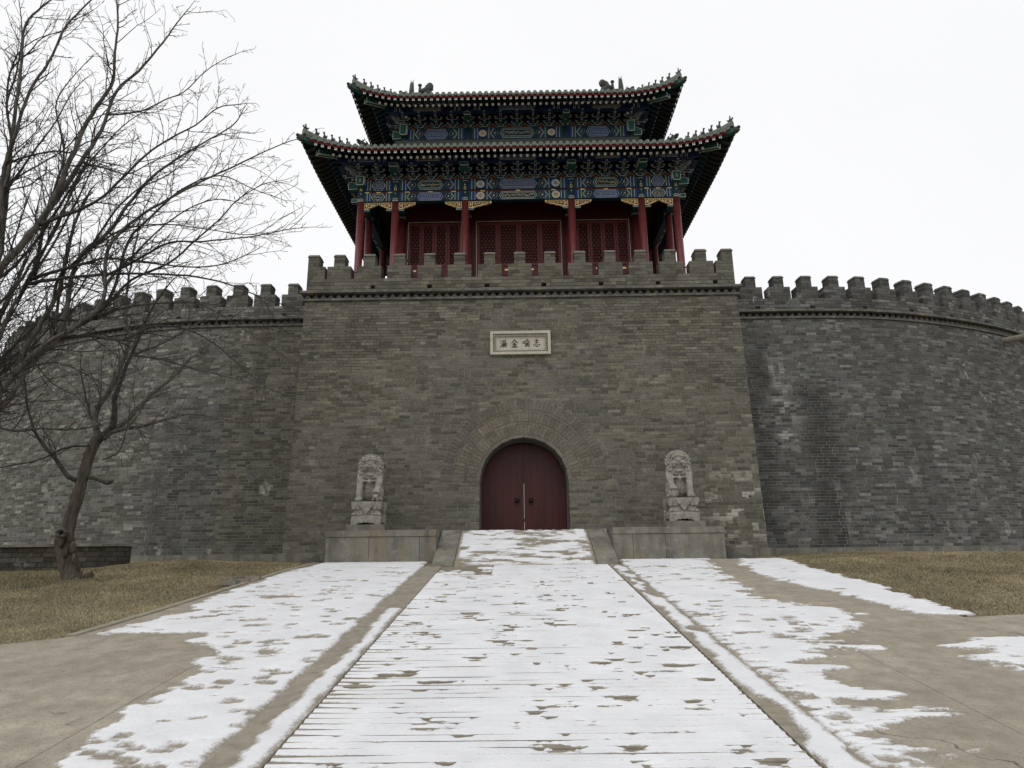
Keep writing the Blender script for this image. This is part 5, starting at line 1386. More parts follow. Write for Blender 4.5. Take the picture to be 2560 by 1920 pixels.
CHARS = {   # brush strokes on a 100 x 100 grid, y down; (points, widths)
 'soup': [([(12, 12), (24, 22)], (6, 11)), ([(4, 36), (17, 46)], (6, 11)), ([(6, 92), (14, 80), (26, 62)], (9, 10, 4)), ([(42, 8), (41, 44)], (8, 8)), ([(42, 9), (76, 8), (75, 42)], (6, 9, 8)), ([(43, 25), (74, 24)], (6, 6)), ([(42, 43), (75, 42)], (6, 7)), ([(28, 55), (96, 52)], (7, 9)),
          ([(48, 55), (36, 72), (24, 80)], (9, 7, 3)), ([(40, 67), (88, 65), (84, 92), (70, 88)], (7, 10, 10, 4)), ([(56, 68), (44, 84), (30, 94)], (8, 7, 3)), ([(72, 68), (60, 86), (46, 98)], (8, 7, 3))],
 'gold': [([(50, 2), (34, 26), (4, 48)], (9, 10, 4)), ([(50, 4), (66, 22), (98, 46)], (7, 11, 6)), ([(32, 44), (68, 42)], (7, 8)), ([(24, 60), (76, 58)], (7, 8)), ([(50, 44), (50, 90)], (9, 9)), ([(30, 68), (38, 80)], (6, 10)), ([(72, 66), (62, 82)], (9, 5)), ([(12, 93), (88, 91)], (9, 11))],
 'tell': [([(6, 26), (8, 56)], (7, 8)), ([(6, 27), (28, 25), (26, 50)], (6, 9, 8)), ([(8, 51), (26, 50)], (6, 6)), ([(62, 2), (50, 20), (32, 36)], (9, 9, 4)), ([(62, 4), (76, 20), (98, 34)], (7, 11, 6)), ([(50, 34), (74, 33)], (6, 7)), ([(42, 46), (38, 92)], (8, 6)), ([(42, 46), (60, 45), (58, 90), (52, 86)], (6, 8, 8, 4)), ([(43, 59), (58, 58)], (6, 6)), ([(42, 73), (58, 72)], (6, 6)), ([(70, 46), (70, 74)], (8, 6)), ([(86, 40), (86, 92), (76, 86)], (8, 9, 4))],
 'will': [([(16, 22), (82, 20)], (8, 9)), ([(49, 2), (49, 44)], (10, 9)), ([(26, 45), (72, 43)], (8, 9)), ([(18, 62), (8, 84)], (10, 6)), ([(34, 58), (40, 86), (66, 90), (70, 74)], (6, 10, 11, 5)), ([(52, 56), (60, 68)], (6, 11)), ([(78, 58), (92, 74)], (6, 12))]}
cw = .188; ch_ = .222; cxs = [-.425, -.147, .145, .405]
for nm, cx0 in zip(('soup', 'gold', 'tell', 'will'), cxs):
    q = MB(); k = 0
    for pts, ws in CHARS[nm]:
        k += 1; P = [Vector((cx0-.015+(x/100-.5)*cw, 0, 6.645+(.5-y/100)*ch_)) for x, y in pts]; W_ = [w_/100*cw*.66 for w_ in ws]
        L, Rr = [], []
        for i, p in enumerate(P):
            d = (P[min(i+1, len(P)-1)]-P[max(i-1, 0)]).normalized(); nn = Vector((-d.z, 0, d.x)); e = d*(W_[i]*.35)*(-1 if i == 0 else (1 if i == len(P)-1 else 0))
            L.append(p+nn*W_[i]+e); Rr.append(p-nn*W_[i]+e)
        yy = py+.044-.0006*k
        for i in range(len(P)-1): q.face([(v.x, yy-.00005*i, v.z) for v in (Rr[i], Rr[i+1], L[i+1], L[i])])
    q.build('character', 'ink', pl)

# ================================================================== LIONS
def remeshed(q, vox, name, m, smooth_it=4):
    me = q.mesh(name+'_src', m); o = bpy.data.objects.new(name+'_src', me); col.objects.link(o)
    md = o.modifiers.new('r', 'REMESH'); md.mode = 'VOXEL'; md.voxel_size = vox; md.use_smooth_shade = True
    ms = o.modifiers.new('s', 'SMOOTH'); ms.iterations = smooth_it; ms.factor = .5
    dg = bpy.context.evaluated_depsgraph_get(); me2 = bpy.data.meshes.new_from_object(o.evaluated_get(dg)); me2.name = name
    bpy.data.objects.remove(o); bpy.data.meshes.remove(me); me2.materials.clear(); me2.materials.append(MATS[m]); return me2
def cap(q, a, c, ra, rb, n=9):
    a, c = Vector(a), Vector(c); q.tube([a.lerp(c, t) for t in (0, .33, .67, 1)], [ra, ra*.67+rb*.33, ra*.33+rb*.67, rb], n); q.ball(a, ra, n, 6); q.ball(c, rb, n, 6)
def lion_body(s):
    """s = side (photo left -1 / right +1) of the lifted paw; faces -y; about 1.03 m tall"""
    q = MB()
    q.ball((0, .20, .28), (.235, .27, .27)); q.ball((0, .16, .42), (.16, .19, .27)); q.ball((0, -.02, .56), (.215, .15, .135))       # rump, trunk, chest
    q.ball((0, .04, .70), (.235, .19, .22))                                                                                   # mane mass
    q.ball((0, -.10, .80), (.165, .17, .175), 12, 9); q.ball((0, -.10, .89), (.15, .14, .10))                                   # skull, forehead
    q.ball((0, -.245, .755), (.14, .09, .044)); q.ball((0, -.225, .79), (.07, .08, .05)); q.ball((0, -.315, .795), (.055, .04, .034))   # muzzle, bridge, nose
    for e in (-1, 1):
        q.ball((e*.085, -.23, .752), (.075, .085, .046)); q.ball((e*.075, -.245, .845), (.036, .036, .028)); q.ball((e*.10, -.27, .70), (.022, .025, .04))                      # lips, eyes
        q.ball((e*.078, -.245, .892), (.085, .06, .026), rot=Matrix.Rotation(e*.3, 3, 'Y')); q.ball((e*.135, -.13, .74), (.06, .09, .10))   # brows, cheeks
        q.ball((e*.195, -.03, .56), (.09, .12, .14)); q.ball((e*.20, .17, .20), (.10, .21, .19)); q.ball((e*.22, -.02, .05), (.075, .16, .05))    # shoulder, haunch, hind foot
        q.ball((e*.19, -.04, .90), (.045, .03, .05))                                                                           # ear
    q.ball((0, -.20, .575), (.105, .095, .030)); cap(q, (0, -.06, .58), (0, -.13, .58), .09, .07)                              # lower jaw
    q.ball((0, -.13, .545), (.16, .08, .07))
    for e in (-1, 1):
        if e == s:
            cap(q, (e*.205, -.08, .50), (e*.185, -.20, .31), .088, .07); cap(q, (e*.185, -.20, .31), (e*.165, -.27, .23), .07, .062); q.ball((e*.16, -.30, .215), (.085, .085, .048))
            for t in (-.055, -.02, .02, .055): q.ball((e*.16+t, -.365, .205), (.022, .035, .035), 7, 5)
        else:
            cap(q, (e*.205, -.08, .50), (e*.205, -.17, .28), .085, .068); cap(q, (e*.205, -.17, .28), (e*.205, -.20, .06), .068, .07); q.ball((e*.205, -.26, .045), (.085, .11, .05))
            for t in (-.055, -.02, .02, .055): q.ball((e*.205+t, -.345, .038), (.023, .04, .036), 7, 5)
    # collar with tassels
    n = 22
    q.tube([(.235*math.sin(2*math.pi*i/n), -.02-.175*math.cos(2*math.pi*i/n), .475-.03*math.cos(2*math.pi*i/n)) for i in range(n+1)], .026, 7, cap=False)
    for e in (-1, 1): q.ball((e*.21, -.13, .46), .038, 7, 5)
    q.ball((0, -.235, .425), .045, 9, 6); q.tube([(0, -.235, .46), (0, -.22, .49)], .02, 6)
    # tail up the back
    q.tube([(0, .42, .12), (.02, .47, .3), (0, .42, .46), (.02, .36, .55)], [.05, .055, .07, .03], 7)
    return q
def curl_list():
    out = []
    for row, (rx, rz, yy, n, a0, r_) in enumerate(((.150, .165, -.20, 9, 12, .030), (.205, .19, -.13, 15, -42, .036), (.238, .222, -.05, 16, -48, .040), (.245, .222, .03, 15, -45, .042), (.235, .205, .11, 14, -42, .044), (.18, .16, .20, 9, -40, .046), (.10, .10, .235, 6, -20, .046))):
        for i in range(n):
            t = R(a0+(180-2*a0)*(i+(.5 if row % 2 else 0)*0)/(n-1)); out.append((rx*math.cos(t), yy, .785+rz*math.sin(t)+(0 if math.sin(t) > 0 else .35*(math.sin(t))*.2), r_))
    for e in (-1, 1):
        for k in range(5):
            out.append((e*(.228-.006*k), -.13+.05*k, .65-.035*k, .038)); out.append((e*(.205-.006*k), -.16+.04*k, .60-.03*k, .034))
    return out
LB = {}
def lion(x, s, label, side):
    y = 14.18; zp = PT; root = thing('stone_lion', label, 'statue', (x, y, zp))
    ped = 2.675; M = Matrix.Translation((x, y-.04, ped)) @ Matrix.Rotation(R(7)*(1 if x < 0 else -1), 4, 'Z') @ Matrix.Diagonal((1, .70, 1.01, 1))
    body = link('body', remeshed(lion_body(s), .011, 'body', 'stone_lion', 2), root, M)
    q = MB()
    for cx, cy_, cz, r_ in curl_list(): q.ball((cx, cy_, cz), (r_, r_*.95, r_), 8, 6)
    link('mane', remeshed(q, .009, 'mane', 'stone_lion', 1), root, M)
    q = MB()
    if side > 0:       # embroidered ball under the paw
        q.ball((s*.16, -.29, .10), .098, 14, 10)
        for k in range(3): q.tube([(s*.16+.1*math.cos(t)*math.cos(k), -.29+.1*math.cos(t)*math.sin(k), .10+.1*math.sin(t)) for t in np.linspace(0, 2*math.pi, 15)], .008, 4, cap=False)
        link('ball', q.mesh('ball', 'stone_lion', True), root, M)
    else:              # cub under the paw
        q.ball((s*.15, -.27, .075), (.075, .13, .07)); q.ball((s*.15, -.37, .10), (.055, .055, .055)); q.ball((s*.15, -.42, .085), (.03, .025, .022))
        for e in (-1, 1): q.ball((s*.15+e*.045, -.345, .145), .02, 6, 5); q.ball((s*.15+e*.05, -.40, .03), (.025, .05, .025), 6, 5)
        link('cub', remeshed(q, .011, 'cub', 'stone_lion', 2), root, M)
    # pedestal: feet with scalloped apron, waist, cap, draped cloth
    W_, D_ = .315, .30
    def tier(z0, z1, w0, w1, name='pedestal_tier'):
        b = MB(); P = []
        for z, i in ((z0, w0), (z1, w1)): P += [(x-W_+i, y-D_+i, z), (x+W_-i, y-D_+i, z), (x+W_-i, y+D_-i, z), (x-W_+i, y+D_-i, z)]
        b.hexa(P); return b
    z0 = zp+.135; pd = None
    b = MB()
    for sx in (-1, 1):
        for sy in (-1, 1): b.box(min(x+sx*W_, x+sx*(W_-.12)), max(x+sx*W_, x+sx*(W_-.12)), min(y+sy*D_, y+sy*(D_-.14)), max(y+sy*D_, y+sy*(D_-.14)), z0, z0+.055)
    n = 9
    for sy in (-1, 1):     # scalloped lower edge
        pts = [(x-W_+.12, z0+.055), (x-W_+.12, z0+.02)]
        for i in range(n):
            xa = x-W_+.12+(2*W_-.24)*(i+.5)/n; pts += [(xa, z0+.022+.022*math.sin(math.pi*(i+.5)/n)+(.008 if i % 2 else -.004))]
        pts += [(x+W_-.12, z0+.02), (x+W_-.12, z0+.055)]; yy = y+sy*D_
        b.prism(pts, min(yy, yy-sy*.06)+.002, max(yy, yy-sy*.06)-.002)
    P = []
    for (za, ia), (zb, ib) in zip([(.055, 0), (.155, 0), (.185, .02), (.215, .04), (.315, .045), (.345, .02), (.375, 0)], [(.155, 0), (.185, .02), (.215, .04), (.315, .045), (.345, .02), (.375, 0), (.488, -.012)]):
        P = []
        for z, i in ((z0+za, ia), (z0+zb, ib)): P += [(x-W_+i, y-D_+i, z), (x+W_-i, y-D_+i, z), (x+W_-i, y+D_-i, z), (x-W_+i, y+D_-i, z)]
        b.hexa(P)
    pd = b.build('pedestal', 'stone_lion', root)
    q = MB(); yf = y-D_-.022; q.prism([(x, z0+.215), (x+.21, z0+.488), (x-.21, z0+.488)], yf, yf+.05)
    for i in range(5): q.ball((x-.08+.04*i, yf, z0+.42-.03*abs(i-2)), .018, 6, 4)
    q.build('cloth_drape', 'stone_lion', pd)
    for sx in (-1, 1):
        q = MB(); xf = x+sx*(W_+.022); A = [(y, z0+.215), (y+.19, z0+.488), (y-.19, z0+.488)]; x0, x1 = sorted((xf, xf-sx*.05)); q.prism(A if sx < 0 else A[::-1], x0, x1, axis='x'); q.build('cloth_drape', 'stone_lion', pd)
        for sy in (-1, 1):      # carved lotus scrolls at the corners
            for zc in (.215, .345): 
                q = MB(); q.ball((x+sx*(W_-.045), y+sy*(D_-.045), z0+zc), (.055, .055, .045), 8, 6); q.ball((x+sx*(W_-.13), y+sy*(D_-.03), z0+zc), (.055, .03, .04), 7, 5); q.ball((x+sx*(W_-.20), y+sy*(D_-.035), z0+zc+.01), (.045, .025, .03), 7, 5); q.build('corner_scroll', 'stone_lion', pd, True)
    b = MB(); b.box(x-.41, x+.41, y-D_-.06, y+.42, zp-.002, z0-.002); b.build('plinth', 'stone', root)
lion(-3.375, 1, 'seated stone guardian lion left of the doors with a cub under its paw', -1)
lion(3.405, -1, 'seated stone guardian lion right of the doors with a ball under its paw', 1)

# ================================================================== LOW BRICK WALL at the left
lw = thing('low_brick_wall', 'low dark brick retaining wall with stone coping behind the leaning tree', 'wall', (-9.2, 12.9, 1.33))
c0, c1, c2_ = Vector((-12.6, 12.45, 0)), Vector((-8.42, 13.0, 0)), Vector((-8.17, 13.65, 0))
rr = np.random.default_rng(8)
for A, Bq in ((c0, c1), (c1, c2_)):
    d = Bq-A; L = d.length; d.normalize(); no = Vector((d.y, -d.x, 0)); b = MB()
    P = []
    for z in (1.15, 1.79):
        for p in (A, Bq): pass
        P += [Vector((*A[:2], z)), Vector((*Bq[:2], z)), Vector((*(Bq-no*.3)[:2], z)), Vector((*(A-no*.3)[:2], z))]
    P = [p-no*.008 for p in P]
    b.hexa(P); b.build('wall_core', 'mortar_dark', lw)
    for r in range(6):
        z0 = 1.21+.097*r; s_ = -.13*(r % 2)
        while s_ < L-.01:
            e = min(L, s_+.26*rr.uniform(.9, 1.1)); a = max(0, s_)
            if e-a > .04 and (A+d*((a+e)/2)).x > -11.2:
                t = int(tone_pick(1, rr)[0]); hw = e-a-.012; p = A+d*((a+e)/2)+no*rr.uniform(0, .006)
                M = Matrix(((d.x*hw, -no.x*.06, 0, p.x), (d.y*hw, -no.y*.06, 0, p.y), (0, 0, .085, z0+.045), (0, 0, 0, 1)))
                link('brick', unit_brick('low', t), lw, M)
            s_ = e
    s_ = 0
    while s_ < L:
        e = min(L+(.06 if A is c0 else .05), s_+rr.uniform(.8, 1.1)); P = []
        for z in (1.792, 1.842):
            for q, off in ((s_+.003, .07), (e-.003, .07), (e-.003, -.32), (s_+.003, -.32)): v = A+d*q+no*off; P.append((v.x, v.y, z+(0.002 if A is c1 else 0)))
        b = MB(); b.hexa(P); b.build('coping_slab', 'stone', lw); s_ = e
b = MB(); b.face([(-13, 12.7, 1.785), (-8.72, 13.26, 1.785), (-8.5, 13.6, 1.785), (-13, 13.6, 1.785)]); b.build('bed_top', 'soil', lw)
# stray paving bricks on the lawn edge
for i, (px, py_, rz) in enumerate(((570, 1466, .2), (592, 1453, .9), (604, 1459, .15), (632, 1452, .1), (583, 1462, 1.4))):
    p = on_ground(px, py_); b = MB(); b.box(-.12, .12, -.055, .055, 0, .055, 0, (0.26, 0.235, 0.19)); o = link('loose_brick', b.mesh('loose_brick', 'brick_gate'), None, Matrix.Translation((p.x, p.y, p.z+.02)) @ Matrix.Rotation(rz, 4, 'Z'))
    tag(o, ['leftmost of five loose pale bricks at the left lawn edge', 'middle of five loose pale bricks at the left lawn edge', 'second from the right of five loose bricks at the left lawn edge', 'rightmost of five loose pale bricks at the left lawn edge', 'second from the left of five loose bricks at the left lawn edge'][i], 'brick', 'loose bricks at the lawn edge')

# ================================================================== GRASS
def grass(name, n, xr, yr, inside, label):
    x = RNG.uniform(*xr, n); y = yr[0]+(yr[1]-yr[0])*RNG.random(n); keep = inside(x, y); x, y = x[keep], y[keep]; n = len(x)
    z = np.array([ground_z(a, c) for a, c in zip(x, y)])-.004
    h = RNG.uniform(.014, .036, n)*(0.7+0.8*(fbm(x*1.3, y*1.3, 3)+.5)); an = RNG.uniform(0, 2*math.pi, n); ln = RNG.uniform(.4, 2.2, n)*h; w_ = RNG.uniform(.002, .0045, n)
    wa = an+math.pi/2+RNG.uniform(-.5, .5, n)
    P0 = np.stack([x-np.cos(wa)*w_, y-np.sin(wa)*w_, z], -1); P1 = np.stack([x+np.cos(wa)*w_, y+np.sin(wa)*w_, z], -1); P2 = np.stack([x+np.cos(an)*ln, y+np.sin(an)*ln, z+h], -1)
    V = np.stack([P0, P1, P2], 1).reshape(-1, 3); Fq = np.arange(3*n).reshape(n, 3)
    t = np.clip(fbm(x*.8, y*.8, 3)*1.8+.5+RNG.normal(0, .22, n), 0, 1)[:, None]
    c = np.array([.20, .172, .10])*(1-t)+np.array([.40, .332, .205])*t; c = c*RNG.uniform(.6, 1.35, (n, 1))
    o = stuff(link(name, np_mesh(name, V, Fq, 'grass_dry', c))); tag(o, label, 'grass')
def inL(x, y):
    bx = np.interp(y, [p[1] for p in LAWN_L[3::-1]], [p[0] for p in LAWN_L[3::-1]]); by = np.interp(-x, [4.9, 5.44, 9, 40], [7.3, 6.98, 6.6, 5.5])
    return (x < bx+.01) & (y > by) & (y < 16.85) & ~((x < -8.0) & (y > 12.95+.15*(x+8.3)*.9)) & ~((x > -5.6) & (y > 14.9)) & ~((x > -4.8) & (y > 13.8))
def inR(x, y):
    bx = np.interp(y, [p[1] for p in LAWN_R[3::-1]], [p[0] for p in LAWN_R[3::-1]]); by = np.interp(x, [4.95, 5.72, 9, 40], [7.78, 7.9, 7.6, 6.5])
    return (x > bx) & (y > by) & (y < 16.8) & ~((x < 5.6) & (y > 14.9)) & ~((x < 4.8) & (y > 13.8))
grass('grass', 380000, (-13.5, -4), (6.5, 17), inL, 'dry brown lawn grass left of the pavement under the trees')
grass('grass', 380000, (4.5, 14.5), (7.4, 17), inR, 'dry brown lawn grass right of the pavement')

# ================================================================== TREES
rt = random.Random(21)
def wob(v, a): return v+Vector((rt.uniform(-a, a), rt.uniform(-a, a), rt.uniform(-a, a)))
def smooth_path(P, n):
    P = [Vector(p) for p in P]; out = []
    for i in range(len(P)-1):
        p0, p1, p2, p3 = P[max(i-1, 0)], P[i], P[i+1], P[min(i+2, len(P)-1)]
        for k in range(n):
            t = k/n; out.append(.5*((2*p1)+(p2-p0)*t+(2*p0-5*p1+4*p2-p3)*t*t+(3*p1-p0-3*p2+p3)*t**3))
    out.append(P[-1]); return out
def twig(tw, p, d, L, r, lvl, depth=2):
    n = 4 if lvl < 1 else 3; pts = [p]; seg_ = max(4, int(L/.11)) if lvl < 1 else (max(3, int(L/.10)) if lvl < 2 else 2); dd = d.copy(); subs = []
    for i in range(seg_):
        dd = (dd+Vector((rt.gauss(0, .11), rt.gauss(0, .11), rt.gauss(.02, .11)))).normalized(); q = pts[-1]+dd*(L/seg_); pts.append(q)
        if i < seg_-0 and lvl < depth: subs.append((q, dd.copy(), (i+1)/seg_))
    rad = [max(.0036, r*(1-.66*i/seg_)) for i in range(seg_+1)]
    tw.tube(pts, rad, n, cap=False)
    for q, dv, t in subs:
        k = 1 if rt.random() < (.62 if lvl == 0 else .6) else 0
        if lvl < 1 and rt.random() < .15: k += 1
        for _ in range(k):
            ax = dv.cross(Vector((rt.gauss(0, 1), rt.gauss(0, 1), rt.gauss(0, 1)))).normalized(); nd = (Matrix.Rotation(R(rt.uniform(28, 66)), 3, ax) @ dv); nd.z += .10; nd.normalize()
            LL = L*rt.uniform(.16, .5)*(1-.4*t)
            if LL > .04: twig(tw, q, nd, LL, max(.0036, r*.6*(1-.4*t)), lvl+1, depth)
def px_path(pts, Y0, Y1):
    n = len(pts); return [at(x, y, Y0+(Y1-Y0)*i/(n-1)) for i, (x, y) in enumerate(pts)]
def limb(tree, tw, pts, r0, r1, spacing=.17, L=1.0, start=.12, m='bark', sm=4, depth=2, tipL=.7):
    P = smooth_path(pts, sm); n = len(P); rad = [r0+(r1-r0)*(i/(n-1))**.62 for i in range(n)]; P = [wob(p, min(.012, rad[i]*.3)) if 0 < i < n-1 else p for i, p in enumerate(P)]
    b = MB(); b.tube(P, rad, 8 if r0 > .04 else 6); b.build('limb', m, tree, True)
    cum = 0; nxt = spacing*.5
    tot = sum((P[i+1]-P[i]).length for i in range(n-1))
    for i in range(n-1):
        d = P[i+1]-P[i]; l_ = d.length
        if l_ < 1e-6: continue
        dn = d/l_
        while nxt < cum+l_:
            t = nxt/tot
            if t > start:
                ax = dn.cross(Vector((rt.gauss(0, 1), rt.gauss(0, 1), rt.gauss(0, 1)))).normalized(); nd = Matrix.Rotation(R(rt.uniform(22, 58)), 3, ax) @ dn; nd.z += .06; nd.normalize()
                rl = rad[i]; twig(tw, P[i]+dn*(nxt-cum), nd, L*rt.choice((.35, .5, .8, 1.1, 1.3))*rt.uniform(.8, 1.1)*(1-.5*t), min(max(.006, rl*.5), .013), 0, depth)
            nxt += spacing*rt.uniform(.5, 1.5)
        cum += l_
    if tipL: twig(tw, P[-1], (P[-1]-P[-2]).normalized(), tipL, r1, 0, depth)
# -- leaning tree in front of the left wall
zT = lambda pts: [(x*.3497, 900+y*.3497) for x, y in pts]
z6 = lambda pts: [(x*.494, 640+y*.494) for x, y in pts]
z5 = lambda pts: [(x*.422, y*.422) for x, y in pts]
TB = on_ground(182, 1449)
t1 = thing('tree', 'leaning bare tree with a gnarled hollow trunk base on the left lawn', 'tree', TB)
tw = MB(); YT = 11.65
ctr = smooth_path(px_path(zT([(515, 1600), (505, 1540), (480, 1400), (470, 1290), (478, 1215), (510, 1100), (560, 950), (610, 790), (655, 640), (700, 555)]), YT, YT+.15), 6)
wz = np.interp(np.arange(len(ctr)), [0, 6, 12, 18, 24, 30, 36, 42, 48, 54], [78, 68, 66, 64, 54, 48, 44, 43, 45, 48]); rads = [w_*.3497*11.9/1600*.82 for w_ in wz]
b = MB(); n = 14; V = []
for i, p in enumerate(ctr):
    for k in range(n):
        a = 2*math.pi*k/n; r_ = rads[i]*(1+.10*math.sin(3*a+i*.21)+.07*math.sin(7*a+i*.5)+rt.uniform(-.03, .03)+(.12*max(0, math.sin(a*2+1)) if i < 20 else 0)); V.append((p.x+r_*math.cos(a), p.y+r_*math.sin(a), p.z+rt.uniform(-.01, .01)))
b.add(V, [(i*n+k, i*n+(k+1) % n, (i+1)*n+(k+1) % n, (i+1)*n+k) for i in range(len(ctr)-1) for k in range(n)]+[tuple(range((len(ctr)-1)*n, len(ctr)*n))])
tr = b.build('trunk', 'bark_trunk', t1, True)
# hollow knot and lumps at the swollen base, splintered stub
b = MB(); pk = at(438*.3497, 900+1235*.3497, YT-.17); N_ = 14
b.tube([pk+Vector((.085*math.cos(2*math.pi*i/N_), -.01*math.sin(i), .06*math.sin(2*math.pi*i/N_))) for i in range(N_+1)], [.026+.008*math.sin(i*2.3) for i in range(N_+1)], 7, cap=False)
b.build('knot', 'bark_pale', tr, True); b = MB(); b.ball(pk+Vector((0, .045, 0)), (.075, .03, .05), 10, 6); b.build('hollow', 'door_and_shade_dark', tr, True)  # dark ball painted as the shade inside the knot
b = MB()
for (x, y, r_) in ((520, 1340, .05), (470, 1380, .045), (525, 1420, .04), (440, 1300, .05), (500, 1260, .05), (455, 1460, .045)): b.ball(at(x*.3497, 900+y*.3497, YT-.10), (r_*1.0, r_*.8, r_*2.2), 8, 6)
b.build('burl', 'bark_trunk', tr, True)
b = MB(); ps = at(600*.3497, 900+1575*.3497, YT-.12)
for k in range(8): d = Vector((rt.uniform(-.04, .12), rt.uniform(-.05, .05), 0)); b.tube([ps+d-Vector((.05, 0, .05)), ps+d+Vector((.0, 0, .10+rt.uniform(0, .13)))], [.032, .010], 5)
b.build('splintered_root', 'bark_pale', t1)
Y0 = YT+.15
limb(t1, tw, px_path(zT([(700, 560), (690, 490), (680, 390), (740, 280), (810, 170), (860, 60)])+z6([(655, 420), (640, 330), (640, 200), (660, 60), (690, -80)]), Y0, Y0+.6), .075, .018, L=1.1, m='bark_pale')
limb(t1, tw, px_path(zT([(690, 575), (760, 520), (805, 470), (818, 380), (820, 300)])+z6([(590, 700), (640, 560), (700, 420), (760, 280), (850, 150)]), Y0, Y0-.5), .088, .014, L=1.0)
limb(t1, tw, px_path(zT([(780, 500), (870, 460), (960, 370), (1050, 280), (1130, 205)])+z6([(870, 620), (960, 520)]), Y0, Y0+.8), .062, .022, L=.9, m='bark_pale')
limb(t1, tw, px_path(zT([(740, 560), (800, 520), (900, 490), (1030, 470), (1110, 445)])+z6([(780, 845), (950, 800), (1100, 820), (1230, 850)]), Y0, Y0-.7), .05, .010, L=.8, m='bark_pale')
limb(t1, tw, px_path(zT([(545, 860), (490, 835), (400, 710), (310, 610), (250, 510), (210, 390), (185, 250), (170, 90)])+z6([(125, 560), (110, 430)]), YT+.05, YT-.6), .05, .010, L=.9)
limb(t1, tw, px_path(zT([(625, 835), (700, 855), (760, 878), (800, 872)]), YT+.1, YT-.1), .040, .030, tipL=0, spacing=9)
limb(t1, tw, px_path(zT([(690, 500), (650, 400), (610, 250), (585, 120), (575, 0)]), Y0, Y0+.4), .032, .010, L=.9)
limb(t1, tw, px_path(z6([(660, 500), (760, 470), (880, 410), (980, 350), (1080, 300)]), Y0+.3, Y0+.9), .035, .010, L=.9, m='bark_pale')
limb(t1, tw, px_path(z6([(660, 500), (800, 520), (950, 560), (1100, 600), (1260, 640), (1370, 700)]), Y0, Y0-.6), .030, .008, L=.8, m='bark_pale')
limb(t1, tw, px_path(z6([(450, 960), (330, 970), (200, 1030), (60, 1060), (-60, 1080)]), YT, YT-.5), .025, .010, L=.8)
limb(t1, tw, px_path(z6([(520, 1030), (600, 990), (640, 880), (660, 760)]), YT-.1, YT-.4), .014, .006, L=.6)
stuff(tw.build('twigs', 'bark_pale', t1))
